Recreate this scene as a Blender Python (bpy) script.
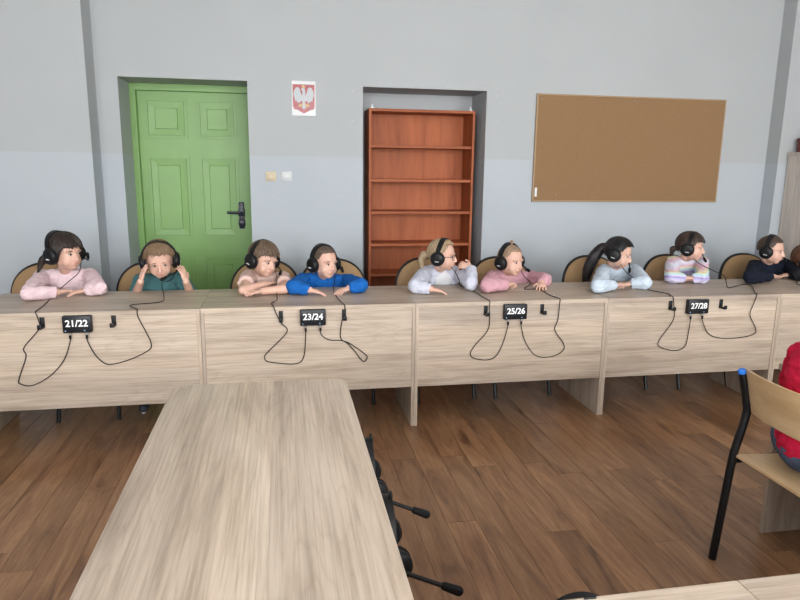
import bpy, bmesh, math, random
import numpy as np
from mathutils import Vector, Matrix, noise
random.seed(7)
S = bpy.context.scene
for o in list(bpy.data.objects): bpy.data.objects.remove(o)
COL = S.collection

# ------------------------------------------------------------ camera
CF, CP, CY, CR, CH = 645.454, 0.1987, 0.1821, 0.0121, 1.5018
def cam_basis():
    cy, sy, cp, sp = math.cos(CY), math.sin(CY), math.cos(CP), math.sin(CP)
    f = Vector((sy*cp, cy*cp, -sp)); r = Vector((cy, -sy, 0)); u = r.cross(f)
    c, s = math.cos(CR), math.sin(CR)
    return c*r+s*u, -s*r+c*u, f
BR, BU, BF = cam_basis()
cd = bpy.data.cameras.new('camera'); cam = bpy.data.objects.new('camera', cd); COL.objects.link(cam)
cd.sensor_width = 36; cd.lens = CF*36/800; cd.clip_start = 0.05
m = Matrix((BR, BU, -BF)).transposed().to_4x4(); m.translation = (0, 0, CH); cam.matrix_world = m
S.camera = cam
def at(px, py, axis, val):                      # a measured point: ray met with the plane axis = val
    d = BF+(px-400)/CF*BR-(py-300)/CF*BU
    o = Vector((0, 0, CH)); t = (val-o[axis])/d[axis]
    return o+t*d

# ------------------------------------------------------------ light
W = bpy.data.worlds.new('overcast_sky'); S.world = W; W.use_nodes = True
bg = W.node_tree.nodes['Background']; bg.inputs[0].default_value = (0.95, 0.98, 1.0, 1); bg.inputs[1].default_value = 20.5
S.view_settings.view_transform = 'Standard'; S.view_settings.look = 'None'
S.view_settings.exposure = 0.0; S.view_settings.gamma = 1.0; S.view_settings.use_curve_mapping = False
YR = -2.4                                        # wall behind the camera, with the windows
WIN = [(-2.6, -0.5), (0.2, 2.2), (2.9, 5.0)]; WZ = (0.85, 2.95)
for a, b in WIN:
    l = bpy.data.lights.new('window_portal', 'AREA'); l.shape = 'RECTANGLE'; l.size = b-a; l.size_y = WZ[1]-WZ[0]
    l.cycles.is_portal = True
    lo = bpy.data.objects.new('window_portal', l); COL.objects.link(lo)
    lo.location = ((a+b)/2, YR-0.12, sum(WZ)/2); lo.rotation_euler = (math.radians(90), 0, 0)

# ------------------------------------------------------------ materials
def mat(name, col, rough=0.6, spec=0.5, metal=0.0):
    M = bpy.data.materials.new(name); M.use_nodes = True
    b = M.node_tree.nodes['Principled BSDF']; b.inputs['Base Color'].default_value = (*col, 1)
    b.inputs['Roughness'].default_value = rough; b.inputs['Metallic'].default_value = metal
    b.inputs['Specular IOR Level'].default_value = spec
    return M
class NB:
    def __init__(s, M): s.n = M.node_tree.nodes; s.l = M.node_tree.links; s.b = s.n['Principled BSDF']
    def a(s, t, **k):
        x = s.n.new(t)
        for q, v in k.items(): setattr(x, q, v)
        return x
    def k(s, o, i): s.l.new(o, i)
def ramp(nb, stops):
    r = nb.a('ShaderNodeValToRGB'); e = r.color_ramp.elements
    while len(e) < len(stops): e.new(0.5)
    for x, (p, c) in zip(e, stops): x.position = p; x.color = (*c, 1)
    return r
def coords(nb, scale, rnd=True, gen='Object'):
    tc = nb.a('ShaderNodeTexCoord'); mp = nb.a('ShaderNodeMapping'); mp.inputs['Scale'].default_value = scale
    nb.k(tc.outputs[gen], mp.inputs['Vector'])
    if rnd:
        oi = nb.a('ShaderNodeObjectInfo'); mu = nb.a('ShaderNodeMath', operation='MULTIPLY'); mu.inputs[1].default_value = 37.0
        nb.k(oi.outputs['Random'], mu.inputs[0]); cx = nb.a('ShaderNodeCombineXYZ')
        for i in range(3): nb.k(mu.outputs[0], cx.inputs[i])
        nb.k(cx.outputs[0], mp.inputs['Location'])
    return mp.outputs['Vector']
def noise_tex(nb, vec, scale, detail=4, rough=0.6, dist=0.0):
    n = nb.a('ShaderNodeTexNoise'); n.inputs['Scale'].default_value = scale; n.inputs['Detail'].default_value = detail
    n.inputs['Roughness'].default_value = rough; n.inputs['Distortion'].default_value = dist
    nb.k(vec, n.inputs['Vector']); return n.outputs['Fac']
def mix(nb, fac, a, b, mode='MIX'):
    x = nb.a('ShaderNodeMix', data_type='RGBA', blend_type=mode)
    if isinstance(fac, (int, float)): x.inputs[0].default_value = fac
    else: nb.k(fac, x.inputs[0])
    for v, i in ((a, 6), (b, 7)):
        if isinstance(v, tuple): x.inputs[i].default_value = (*v, 1)
        else: nb.k(v, x.inputs[i])
    return x.outputs[2]
def bump(nb, h, strength, dist=0.01):
    b = nb.a('ShaderNodeBump'); b.inputs['Strength'].default_value = strength; b.inputs['Distance'].default_value = dist
    nb.k(h, b.inputs['Height']); nb.k(b.outputs[0], nb.b.inputs['Normal'])
def oak(name, axis, light, mid, dark, rough=0.42, amt=1.0):
    M = mat(name, mid, rough, 0.4); nb = NB(M)
    def sc(al, ac): return tuple(al if i == axis else ac for i in range(3))
    n1 = noise_tex(nb, coords(nb, sc(0.9, 8.0)), 1.6, 8, 0.6, 0.45)
    n2 = noise_tex(nb, coords(nb, sc(1.3, 60.0)), 2.0, 6, 0.65, 0.15)
    n3 = noise_tex(nb, coords(nb, sc(0.5, 3.2)), 1.0, 2, 0.5, 0.4)
    c1 = ramp(nb, [(0.33, dark), (0.47, mid), (0.66, light)]); nb.k(n1, c1.inputs[0])
    c2 = ramp(nb, [(0.34, (0.76, 0.74, 0.72)), (0.56, (1.04, 1.04, 1.04))]); nb.k(n2, c2.inputs[0])
    c3 = ramp(nb, [(0.35, (0.90, 0.90, 0.91)), (0.65, (1.05, 1.04, 1.03))]); nb.k(n3, c3.inputs[0])
    o = mix(nb, 0.9*amt, c1.outputs[0], c2.outputs[0], 'MULTIPLY'); o = mix(nb, 0.9, o, c3.outputs[0], 'MULTIPLY')
    # broad staves of slightly different tone and cathedral growth lines
    sv = coords(nb, (1, 1, 1)); sx = nb.a('ShaderNodeSeparateXYZ'); nb.k(sv, sx.inputs[0])
    for q, (k1, lo, hi) in enumerate(((9.0, 0.90, 1.07), (4.3, 0.94, 1.05))):
        a0 = nb.a('ShaderNodeMath', operation='MULTIPLY'); a0.inputs[1].default_value = k1; a1 = nb.a('ShaderNodeMath', operation='FLOOR'); wn = nb.a('ShaderNodeTexWhiteNoise', noise_dimensions='1D')
        sm = nb.a('ShaderNodeMath', operation='ADD'); oth = [i for i in range(3) if i != axis]
        nb.k(sx.outputs[oth[0]], sm.inputs[0]); nb.k(sx.outputs[oth[1]], sm.inputs[1]); nb.k(sm.outputs[0], a0.inputs[0]); nb.k(a0.outputs[0], a1.inputs[0]); nb.k(a1.outputs[0], wn.inputs['W'])
        cr = ramp(nb, [(0.0, (lo, lo, lo*1.01)), (1.0, (hi, hi, hi*0.99))]); nb.k(wn.outputs['Value'], cr.inputs[0]); o = mix(nb, amt, o, cr.outputs[0], 'MULTIPLY')
    n4 = noise_tex(nb, coords(nb, sc(0.42, 5.0)), 0.9, 3, 0.4, 0.0)
    m4 = nb.a('ShaderNodeMath', operation='MULTIPLY'); m4.inputs[1].default_value = 38.0; f4 = nb.a('ShaderNodeMath', operation='FRACT'); nb.k(n4, m4.inputs[0]); nb.k(m4.outputs[0], f4.inputs[0])
    c4 = ramp(nb, [(0.0, (0.82, 0.80, 0.78)), (0.16, (1, 1, 1)), (0.7, (1.03, 1.03, 1.03)), (1.0, (0.90, 0.885, 0.87))]); nb.k(f4.outputs[0], c4.inputs[0]); o = mix(nb, 0.55*amt, o, c4.outputs[0], 'MULTIPLY')
    nb.k(o, nb.b.inputs['Base Color']); return M
OL, OM, OD = (0.545, 0.455, 0.37), (0.48, 0.39, 0.308), (0.365, 0.29, 0.225)
OAKX, OAKY, OAKZ = [oak('sonoma_oak_'+'xyz'[i], i, OL, OM, OD) for i in range(3)]
CABZ = oak('pale_grey_oak', 2, (0.66, 0.59, 0.53), (0.57, 0.51, 0.46), (0.44, 0.39, 0.35))
def plain(name, col, rough=0.6, var=0.06, scale=6, spec=0.5, bmp=0.0, bscale=60):
    M = mat(name, col, rough, spec); nb = NB(M); v = coords(nb, (1, 1, 1), False)
    f = noise_tex(nb, v, scale, 4)
    r = ramp(nb, [(0.3, tuple(c*(1-var) for c in col)), (0.7, tuple(min(1, c*(1+var)) for c in col))]); nb.k(f, r.inputs[0])
    nb.k(r.outputs[0], nb.b.inputs['Base Color'])
    if bmp: bump(nb, noise_tex(nb, v, bscale, 4), bmp)
    return M
def wall_mat():
    M = mat('two_tone_wall_paint', (0.4, 0.4, 0.4), 0.65, 0.3); nb = NB(M)
    g = nb.a('ShaderNodeNewGeometry'); sp = nb.a('ShaderNodeSeparateXYZ'); nb.k(g.outputs['Position'], sp.inputs[0])
    mr = nb.a('ShaderNodeMapRange'); mr.inputs[1].default_value = 1.592; mr.inputs[2].default_value = 1.604
    nb.k(sp.outputs[2], mr.inputs[0])
    n = noise_tex(nb, g.outputs['Position'], 1.3, 5)
    lo = ramp(nb, [(0.3, (0.438, 0.470, 0.498)), (0.7, (0.460, 0.492, 0.520))]); up = ramp(nb, [(0.3, (0.420, 0.434, 0.438)), (0.7, (0.442, 0.455, 0.459))])
    nb.k(n, lo.inputs[0]); nb.k(n, up.inputs[0])
    nb.k(mix(nb, mr.outputs[0], lo.outputs[0], up.outputs[0]), nb.b.inputs['Base Color'])
    bump(nb, noise_tex(nb, g.outputs['Position'], 40, 4), 0.08); return M
WALL = wall_mat()
CEIL = plain('ceiling_paint', (0.85, 0.85, 0.84), 0.8, 0.02)
def floor_mat():
    M = mat('brown_laminate', (0.2, 0.11, 0.07), 0.30, 0.38); nb = NB(M)
    n1 = noise_tex(nb, coords(nb, (6.5, 1.1, 1)), 1.5, 7, 0.6, 1.4)
    n2 = noise_tex(nb, coords(nb, (70, 3, 1)), 1.8, 5, 0.7, 0.2)
    c1 = ramp(nb, [(0.28, (0.125, 0.058, 0.029)), (0.43, (0.24, 0.124, 0.062)), (0.56, (0.31, 0.168, 0.086)), (0.75, (0.40, 0.235, 0.125))]); nb.k(n1, c1.inputs[0])
    c2 = ramp(nb, [(0.34, (0.70, 0.67, 0.65)), (0.62, (1.06, 1.06, 1.06))]); nb.k(n2, c2.inputs[0])
    oi = nb.a('ShaderNodeObjectInfo'); c3 = ramp(nb, [(0.0, (0.80, 0.79, 0.78)), (1.0, (1.18, 1.16, 1.14))]); nb.k(oi.outputs['Random'], c3.inputs[0])
    o = mix(nb, 0.9, c1.outputs[0], c2.outputs[0], 'MULTIPLY'); o = mix(nb, 1.0, o, c3.outputs[0], 'MULTIPLY')
    nb.k(o, nb.b.inputs['Base Color']); return M
FLOOR = floor_mat()
SUBFLOOR = plain('dark_joint', (0.05, 0.03, 0.02), 0.8)
GREEN = plain('green_door_paint', (0.20, 0.365, 0.105), 0.42, 0.05, 4, bmp=0.05, bscale=30)
CHERRY = oak('cherry_veneer', 2, (0.43, 0.122, 0.040), (0.37, 0.098, 0.032), (0.29, 0.073, 0.024), 0.6, 0.6)
CHERRYX = oak('cherry_veneer_x', 0, (0.43, 0.122, 0.040), (0.37, 0.098, 0.032), (0.29, 0.073, 0.024), 0.6, 0.6)
CORK = plain('cork', (0.275, 0.163, 0.082), 0.9, 0.06, 90, 0.2, 0.2, 200)
PINE = plain('board_frame_wood', (0.36, 0.24, 0.13), 0.5)
BLACK = plain('black_plastic', (0.007, 0.007, 0.008), 0.45, 0.1, 6, 0.3)
BLACKM = plain('black_matte', (0.009, 0.009, 0.010), 0.75, 0.1, 6, 0.25)
BOXM = plain('black_box', (0.008, 0.009, 0.012), 0.4, 0.1, 6, 0.35)
TUBE = plain('black_steel', (0.006, 0.006, 0.007), 0.4, 0.05, 6, 0.3)
NAVY = plain('navy_metal', (0.012, 0.014, 0.03), 0.35, 0.05)
STEEL = mat('nickel', (0.6, 0.6, 0.6), 0.3, 0.5, 1.0)
WHITE = plain('white_print', (0.85, 0.85, 0.85), 0.6, 0.01)
PLASTW = plain('white_plastic', (0.62, 0.63, 0.62), 0.4, 0.02)
CREAM = plain('cream_plastic', (0.60, 0.50, 0.34), 0.45, 0.03)
BLUECAP = plain('blue_cap', (0.02, 0.17, 0.62), 0.4, 0.02)
PLY = oak('beech_ply', 1, (0.68, 0.49, 0.285), (0.62, 0.435, 0.24), (0.54, 0.36, 0.19), 0.35, 0.4)
TAN = plain('tan_upholstery', (0.34, 0.215, 0.11), 0.85, 0.05, 120, 0.2, 0.15, 300)
RED = plain('emblem_red', (0.34, 0.035, 0.04), 0.25, 0.05)
EAGLE = plain('emblem_silver', (0.44, 0.45, 0.46), 0.3, 0.12, 60)
PAPER = plain('white_paper', (0.66, 0.66, 0.66), 0.3, 0.02)
GOLD = plain('emblem_gold', (0.55, 0.36, 0.12), 0.35, 0.05)
GREYT = plain('grey_trim', (0.5, 0.5, 0.5), 0.5)
REDBOX = plain('dark_red_card', (0.14, 0.03, 0.03), 0.6)
SKIN = plain('skin', (0.66, 0.40, 0.305), 0.5, 0.05, 14)
SKIN2 = plain('skin_tan', (0.56, 0.315, 0.215), 0.5, 0.05, 14)
for M_ in (SKIN, SKIN2):
    M_.node_tree.nodes['Principled BSDF'].inputs['Subsurface Weight'].default_value = 0.08
    M_.node_tree.nodes['Principled BSDF'].inputs['Subsurface Radius'].default_value = (0.01, 0.004, 0.002)
LIP = plain('lip', (0.54, 0.24, 0.20), 0.5)
EYEW = plain('eye_white', (0.72, 0.70, 0.68), 0.25, 0.01)
IRIS = plain('iris', (0.035, 0.03, 0.03), 0.15)
DENIM = plain('blue_denim', (0.075, 0.10, 0.16), 0.85, 0.25, 150, 0.2, 0.2, 250)
DARKT = plain('dark_trousers', (0.03, 0.035, 0.05), 0.85, 0.15, 90)
SOLE = plain('white_rubber', (0.7, 0.7, 0.69), 0.6)
SHOE = plain('dark_shoe', (0.025, 0.028, 0.04), 0.6)
def cloth(name, col): return plain(name, col, 0.9, 0.05, 20, 0.15, 0.25, 90)
def hairm(name, col):
    M = mat(name, col, 0.5, 0.4); nb = NB(M); v = coords(nb, (1, 1, 0.12), False)
    f = noise_tex(nb, v, 130, 3)
    r = ramp(nb, [(0.3, tuple(c*0.55 for c in col)), (0.7, tuple(min(1, c*1.35) for c in col))]); nb.k(f, r.inputs[0])
    nb.k(r.outputs[0], nb.b.inputs['Base Color']); bump(nb, f, 0.4, 0.004); return M
def glass_mat():
    M = bpy.data.materials.new('window_glass'); M.use_nodes = True; n = M.node_tree.nodes; n.clear()
    o = n.new('ShaderNodeOutputMaterial'); t = n.new('ShaderNodeBsdfTransparent'); g = n.new('ShaderNodeBsdfGlossy'); g.inputs['Roughness'].default_value = 0.02
    x = n.new('ShaderNodeMixShader'); x.inputs[0].default_value = 0.08
    M.node_tree.links.new(t.outputs[0], x.inputs[1]); M.node_tree.links.new(g.outputs[0], x.inputs[2]); M.node_tree.links.new(x.outputs[0], o.inputs[0]); return M
GLASS = glass_mat()

# ------------------------------------------------------------ mesh helpers
class G:
    """collects shapes (world coordinates) for ONE mesh"""
    def __init__(s): s.v = []; s.f = []
    def add(s, v, f):
        o = len(s.v); s.v.extend([tuple(x) for x in v]); s.f.extend([tuple(i+o for i in q) for q in f]); return s
    def box(s, a, b, rot=None, bev=0.0):
        a, b = Vector(a), Vector(b); c = (a+b)/2; h = (b-a)/2
        bm = bmesh.new(); bmesh.ops.create_cube(bm, size=2)
        for v in bm.verts: v.co = Vector((v.co.x*h.x, v.co.y*h.y, v.co.z*h.z))
        if bev: bmesh.ops.bevel(bm, geom=bm.edges[:], offset=min(bev, min(abs(h.x), abs(h.y), abs(h.z))*0.9), segments=2, affect='EDGES', profile=0.5)
        bm.verts.index_update()
        R = rot or Matrix.Identity(3)
        s.add([R @ v.co + c for v in bm.verts], [[v.index for v in f.verts] for f in bm.faces]); bm.free(); return s
    def tube(s, pts, r, n=8, cap=True):
        pts = [Vector(p) for p in pts]; rs = r if isinstance(r, (list, tuple)) else [r]*len(pts)
        up = Vector((0.03, 0.05, 1)); V = []; F = []; prev = None
        for i, p in enumerate(pts):
            d = (pts[min(i+1, len(pts)-1)]-pts[max(i-1, 0)])
            d = d.normalized() if d.length > 1e-9 else Vector((0, 0, 1))
            if prev is None:
                x = d.cross(up)
                if x.length < 0.1: x = d.cross(Vector((1, 0.1, 0)))
            else: x = prev-d*prev.dot(d)
            if x.length < 1e-6: x = d.orthogonal()
            x.normalize(); prev = x; y = d.cross(x)
            for k in range(n):
                a = 2*math.pi*k/n; V.append(p+(x*math.cos(a)+y*math.sin(a))*rs[i])
        for i in range(len(pts)-1):
            for k in range(n): F.append((i*n+k, i*n+(k+1) % n, (i+1)*n+(k+1) % n, (i+1)*n+k))
        if cap: F.append(tuple(range(n-1, -1, -1))); e = (len(pts)-1)*n; F.append(tuple(range(e, e+n)))
        return s.add(V, F)
    def capsule(s, a, b, ra, rb, n=14, flat=(False, False)):
        a, b = Vector(a), Vector(b); d = b-a
        if d.length < 1e-6: d = Vector((0, 0, 1e-4))
        d.normalize(); pts = []; rs = []
        if not flat[0]:
            for k in range(5): t = -math.pi/2+math.pi/2*k/5+1e-2; pts.append(a+d*ra*math.sin(t)); rs.append(ra*math.cos(t))
        pts.append(a); rs.append(ra); pts.append(b); rs.append(rb)
        if not flat[1]:
            for k in range(1, 6): t = math.pi/2*k/5-1e-2; pts.append(b+d*rb*math.sin(t)); rs.append(rb*math.cos(t))
        return s.tube(pts, rs, n)
    def chain(s, pts, rs, n=14):
        for i in range(len(pts)-1): s.capsule(pts[i], pts[i+1], rs[i], rs[i+1], n)
        return s
    def ell(s, c, r, R=None, nu=20, nv=12):
        c = Vector(c); R = R or Matrix.Identity(3); V = []; F = []
        for j in range(1, nv):
            t = math.pi*j/nv
            for i in range(nu):
                p = 2*math.pi*i/nu; V.append(c+R @ Vector((r[0]*math.sin(t)*math.cos(p), r[1]*math.sin(t)*math.sin(p), r[2]*math.cos(t))))
        top = len(V); V.append(c+R @ Vector((0, 0, r[2]))); V.append(c-R @ Vector((0, 0, r[2])))
        for j in range(nv-2):
            for i in range(nu): F.append((j*nu+i, (j+1)*nu+i, (j+1)*nu+(i+1) % nu, j*nu+(i+1) % nu))
        for i in range(nu):
            F.append((top, i, (i+1) % nu)); F.append((top+1, (nv-2)*nu+(i+1) % nu, (nv-2)*nu+i))
        return s.add(V, F)
    def lathe(s, prof, c, axis, n=24):             # prof: (radius, offset along axis)
        c = Vector(c); z = Vector(axis).normalized(); x = z.orthogonal().normalized(); y = z.cross(x); V = []; F = []
        for r, h in prof:
            for k in range(n): a = 2*math.pi*k/n; V.append(c+z*h+(x*math.cos(a)+y*math.sin(a))*max(r, 1e-5))
        for i in range(len(prof)-1):
            for k in range(n): F.append((i*n+k, i*n+(k+1) % n, (i+1)*n+(k+1) % n, (i+1)*n+k))
        F.append(tuple(range(n-1, -1, -1))); e = (len(prof)-1)*n; F.append(tuple(range(e, e+n)))
        return s.add(V, F)
    def prism(s, poly, a, b, fn):                  # poly 2D extruded from a to b ; fn(u, v, w) -> point
        n = len(poly); V = [fn(u, v, a) for u, v in poly]+[fn(u, v, b) for u, v in poly]
        F = [tuple(range(n)), tuple(range(2*n-1, n-1, -1))]+[(i, i+n, (i+1) % n+n, (i+1) % n) for i in range(n)]
        return s.add(V, F)
def world_loc(o):
    p = Vector((0, 0, 0))
    while o is not None: p += o.location; o = o.parent
    return p
def fix_normals(me):
    bm = bmesh.new(); bm.from_mesh(me); bmesh.ops.recalc_face_normals(bm, faces=bm.faces); bm.to_mesh(me); bm.free()
def link(name, me, M, parent=None, smooth=True):
    o = bpy.data.objects.new(name, me); COL.objects.link(o); me.materials.clear(); me.materials.append(M)
    if smooth:
        me.polygons.foreach_set('use_smooth', [True]*len(me.polygons))
        me.set_sharp_from_angle(angle=math.radians(40))
    if parent: o.parent = parent
    return o
def build(name, g, M, parent=None, smooth=True, origin=None):
    org = world_loc(parent) if parent else Vector(origin or (0, 0, 0))
    me = bpy.data.meshes.new(name); me.from_pydata([Vector(v)-org for v in g.v], [], g.f); me.update(); fix_normals(me)
    o = link(name, me, M, parent, smooth)
    if not parent: o.location = org
    return o
def thing(name, label, cat, loc, group=None):
    o = bpy.data.objects.new(name, None); COL.objects.link(o); o.location = loc; o.empty_display_size = 0.1
    tag(o, label, cat, group); return o
def tag(o, label, cat, group=None):
    o['label'] = label; o['category'] = cat
    if group: o['group'] = group
    return o
def struct(name, g, M, label=None, smooth=False, origin=None, parent=None):
    o = build(name, g, M, parent, smooth, origin)
    if not parent: o['kind'] = 'structure'
    if label: o['label'] = label
    return o
def fuse(name, g, M, parent, voxel, smooth=2, wrinkle=0.0, wscale=18.0, limit=None):
    """one continuous surface over all the shapes in g"""
    org = world_loc(parent)
    me = bpy.data.meshes.new('tmp'); me.from_pydata([Vector(v)-org for v in g.v], [], g.f); me.update(); fix_normals(me)
    t = bpy.data.objects.new('tmp', me); COL.objects.link(t)
    r = t.modifiers.new('r', 'REMESH'); r.mode = 'VOXEL'; r.voxel_size = voxel
    if smooth: q = t.modifiers.new('s', 'SMOOTH'); q.factor = 0.5; q.iterations = smooth
    dg = bpy.context.evaluated_depsgraph_get(); out = bpy.data.meshes.new_from_object(t.evaluated_get(dg))
    bpy.data.objects.remove(t); bpy.data.meshes.remove(me); out.name = name
    if wrinkle:
        n = len(out.vertices); co = np.empty(n*3); out.vertices.foreach_get('co', co); co = co.reshape(-1, 3)
        no = np.empty(n*3); out.vertices.foreach_get('normal', no); no = no.reshape(-1, 3)
        w = np.array([noise.noise(Vector((c[0]*wscale+org.x*7, c[1]*wscale, c[2]*wscale*1.5)))+0.5*noise.noise(Vector((c[0], c[1], c[2]*1.7))*wscale*2.3) for c in co])
        co = co+no*((w*0.8+0.32)*wrinkle)[:, None]; out.vertices.foreach_set('co', co.ravel()); out.update()
    o = bpy.data.objects.new(name, out); COL.objects.link(o); out.materials.clear(); out.materials.append(M); o.parent = parent
    out.polygons.foreach_set('use_smooth', [True]*len(out.polygons))
    return o
def copy_tree(o, parent=None):
    c = o.copy(); COL.objects.link(c); c.parent = parent
    for ch in list(o.children): copy_tree(ch, c)
    return c
def spline(pts, n=6):
    P = [Vector(p) for p in pts]; P = [2*P[0]-P[1]]+P+[2*P[-1]-P[-2]]; out = []
    for i in range(1, len(P)-2):
        for k in range(n):
            t = k/n; a, b, c, d = P[i-1:i+3]
            out.append(0.5*((2*b)+(c-a)*t+(2*a-5*b+4*c-d)*t*t+(3*b-a-3*c+d)*t**3))
    out.append(P[-2]); return out

# ------------------------------------------------------------ the room
XL, XRT, YW, ZC = -2.7, 5.4, 5.25, 3.3
YB = 5.67                                       # back of the door and bookcase recesses
DX0, DX1, DZ = -1.160, -0.233, 2.150
NX0, NX1, NZ = 0.652, 1.663, 2.138
PLX, PLY_ = -1.313, 5.02                        # left projecting pier
PRX, PRY = 4.292, 5.10                          # right projecting pier
g = G()
g.box((XL, PLY_, 0), (PLX, 5.9, ZC)); g.box((PLX, YW, 0), (DX0, 5.9, ZC)); g.box((DX0, YW, DZ), (DX1, 5.9, ZC))
g.box((DX1, YW, 0), (NX0, 5.9, ZC)); g.box((NX0, YW, NZ), (NX1, 5.9, ZC)); g.box((NX0, YB, 0), (NX1, 5.9, NZ))
g.box((NX1, YW, 0), (PRX, 5.9, ZC)); g.box((PRX, PRY, 0), (XRT, 5.9, ZC)); g.box((DX0, 5.80, 0), (DX1, 5.9, DZ))
struct('wall_back', g, WALL)
struct('wall_left', G().box((XL-0.2, YR, 0), (XL, 5.9, ZC)), WALL)
struct('wall_right', G().box((XRT, YR, 0), (XRT+0.2, 5.9, ZC)), WALL)
struct('ceiling', G().box((XL-0.2, YR-0.3, ZC), (XRT+0.2, 5.9, ZC+0.15)), CEIL)
g = G(); xs = [XL-0.2]+[x for w in WIN for x in w]+[XRT+0.2]
for i in range(0, len(xs), 2): g.box((xs[i], YR-0.3, 0), (xs[i+1], YR, ZC))
for a, b in WIN: g.box((a, YR-0.3, 0), (b, YR, WZ[0])); g.box((a, YR-0.3, WZ[1]), (b, YR, ZC))
struct('wall_front', g, WALL)
for i, (a, b) in enumerate(WIN):
    e = bpy.data.objects.new('window_%d' % (i+1), None); COL.objects.link(e); e.location = ((a+b)/2, YR-0.15, WZ[0]); e['kind'] = 'structure'
    y0, y1 = YR-0.2, YR-0.14; mid = (a+b)/2
    for q in [((a, y0, WZ[0]), (a+0.06, y1, WZ[1])), ((b-0.06, y0, WZ[0]), (b, y1, WZ[1])), ((mid-0.04, y0, WZ[0]), (mid+0.04, y1, WZ[1])),
              ((a, y0, WZ[0]), (b, y1, WZ[0]+0.06)), ((a, y0, WZ[1]-0.06), (b, y1, WZ[1])), ((a, y0, 2.25), (b, y1, 2.31))]:
        build('window_frame', G().box(*q), PLASTW, e, False)
    for x0, x1 in ((a+0.06, mid-0.04), (mid+0.04, b-0.06)):
        for z0, z1 in ((WZ[0]+0.06, 2.25), (2.31, WZ[1]-0.06)): build('pane', G().box((x0, YR-0.172, z0), (x1, YR-0.168, z1)), GLASS, e, False)
# floor: sub-floor plus single laminate planks
fl = struct('floor', G().box((XL-0.2, YR-0.3, -0.12), (XRT+0.2, 5.9, -0.0085)), SUBFLOOR)
PW, PLN = 0.135, 1.29
pm = bpy.data.meshes.new('plank'); bm = bmesh.new(); bmesh.ops.create_cube(bm, size=1)
for v in bm.verts: v.co = Vector((v.co.x*(PW-0.0010), v.co.y*(PLN-0.0010), v.co.z*0.0085-0.00425))
bmesh.ops.bevel(bm, geom=[e for e in bm.edges if all(v.co.z > -0.001 for v in e.verts)], offset=0.0008, segments=1, affect='EDGES')
bm.to_mesh(pm); bm.free(); pm.materials.append(FLOOR)
nx = int((XRT-XL)/PW)+1; g = G()
for i in range(nx):
    off = ((i*0.37+0.13*(i % 3)) % 1.0)*PLN
    y = -0.9-off; xc = XL+PW*(i+0.5); g.box((xc-PW/2+0.0005, YR, -0.0085), (xc+PW/2-0.0005, y-0.0005, 0))
    while y < 5.8:
        y1 = y+PLN
        if y1 > 0.95 and y < 4.7 and -2.25 < xc < 4.35:
            o = bpy.data.objects.new('plank', pm); COL.objects.link(o); o.parent = fl; o.location = (xc, y+PLN/2, 0)
        else: g.box((xc-PW/2+0.0005, y+0.0005, -0.0085), (xc+PW/2-0.0005, min(y1, 5.85)-0.0005, 0))
        y = y1
o = struct('outer_planks', g, FLOOR, parent=fl); o['kind'] = 'stuff'
# baseboards
BBM = plain('baseboard_paint', (0.30, 0.19, 0.12), 0.5)
struct('baseboard_left', G().box((XL, YR, 0), (XL+0.015, PLY_, 0.07)), BBM)
struct('baseboard_right', G().box((XRT-0.015, YR, 0), (XRT, PRY, 0.07)), BBM)
g = G().box((PLX+0.001, YW-0.015, 0), (DX0, YW, 0.07)); g.box((DX1, YW-0.015, 0), (NX0, YW, 0.07)); g.box((NX1, YW-0.015, 0), (PRX, YW, 0.07)); g.box((XL, PLY_-0.015, 0), (PLX, PLY_, 0.07))
struct('baseboard_back', g, BBM)

# ------------------------------------------------------------ green door
dr = bpy.data.objects.new('door_1', None); COL.objects.link(dr); dr.location = ((DX0+DX1)/2, YB, 0); dr['kind'] = 'structure'; dr['label'] = 'light green panelled wooden door in a deep recess'
DF = YB
LX0, LX1, LZ = DX0+0.045, DX1-0.02, DZ-0.05
build('door_frame', G().box((DX0, DF-0.06, 0), (LX0, DF+0.1, DZ)), GREEN, dr, False)
build('door_frame', G().box((LX1, DF-0.06, 0), (DX1, DF+0.1, DZ)), GREEN, dr, False)
build('door_frame', G().box((LX0, DF-0.06, LZ), (LX1, DF+0.1, DZ)), GREEN, dr, False)
build('leaf', G().box((LX0, DF, 0.005), (LX1, DF+0.045, LZ)), GREEN, dr, False)
def zat(y, px=190): return at(px, y, 1, DF).z
def xat(x, py=130): return at(x, py, 1, DF).x
pan = [((145, 185.5), (99, 138.6)), ((195.4, 234), (101, 140)), ((151, 191), (156, 238)), ((200.5, 239), (156, 238))]
rows = [(zat(99), zat(139)), (zat(156), zat(238)), (zat(256), 0.22)]
cols = [(xat(146), xat(188)), (xat(198), xat(237))]
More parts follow.
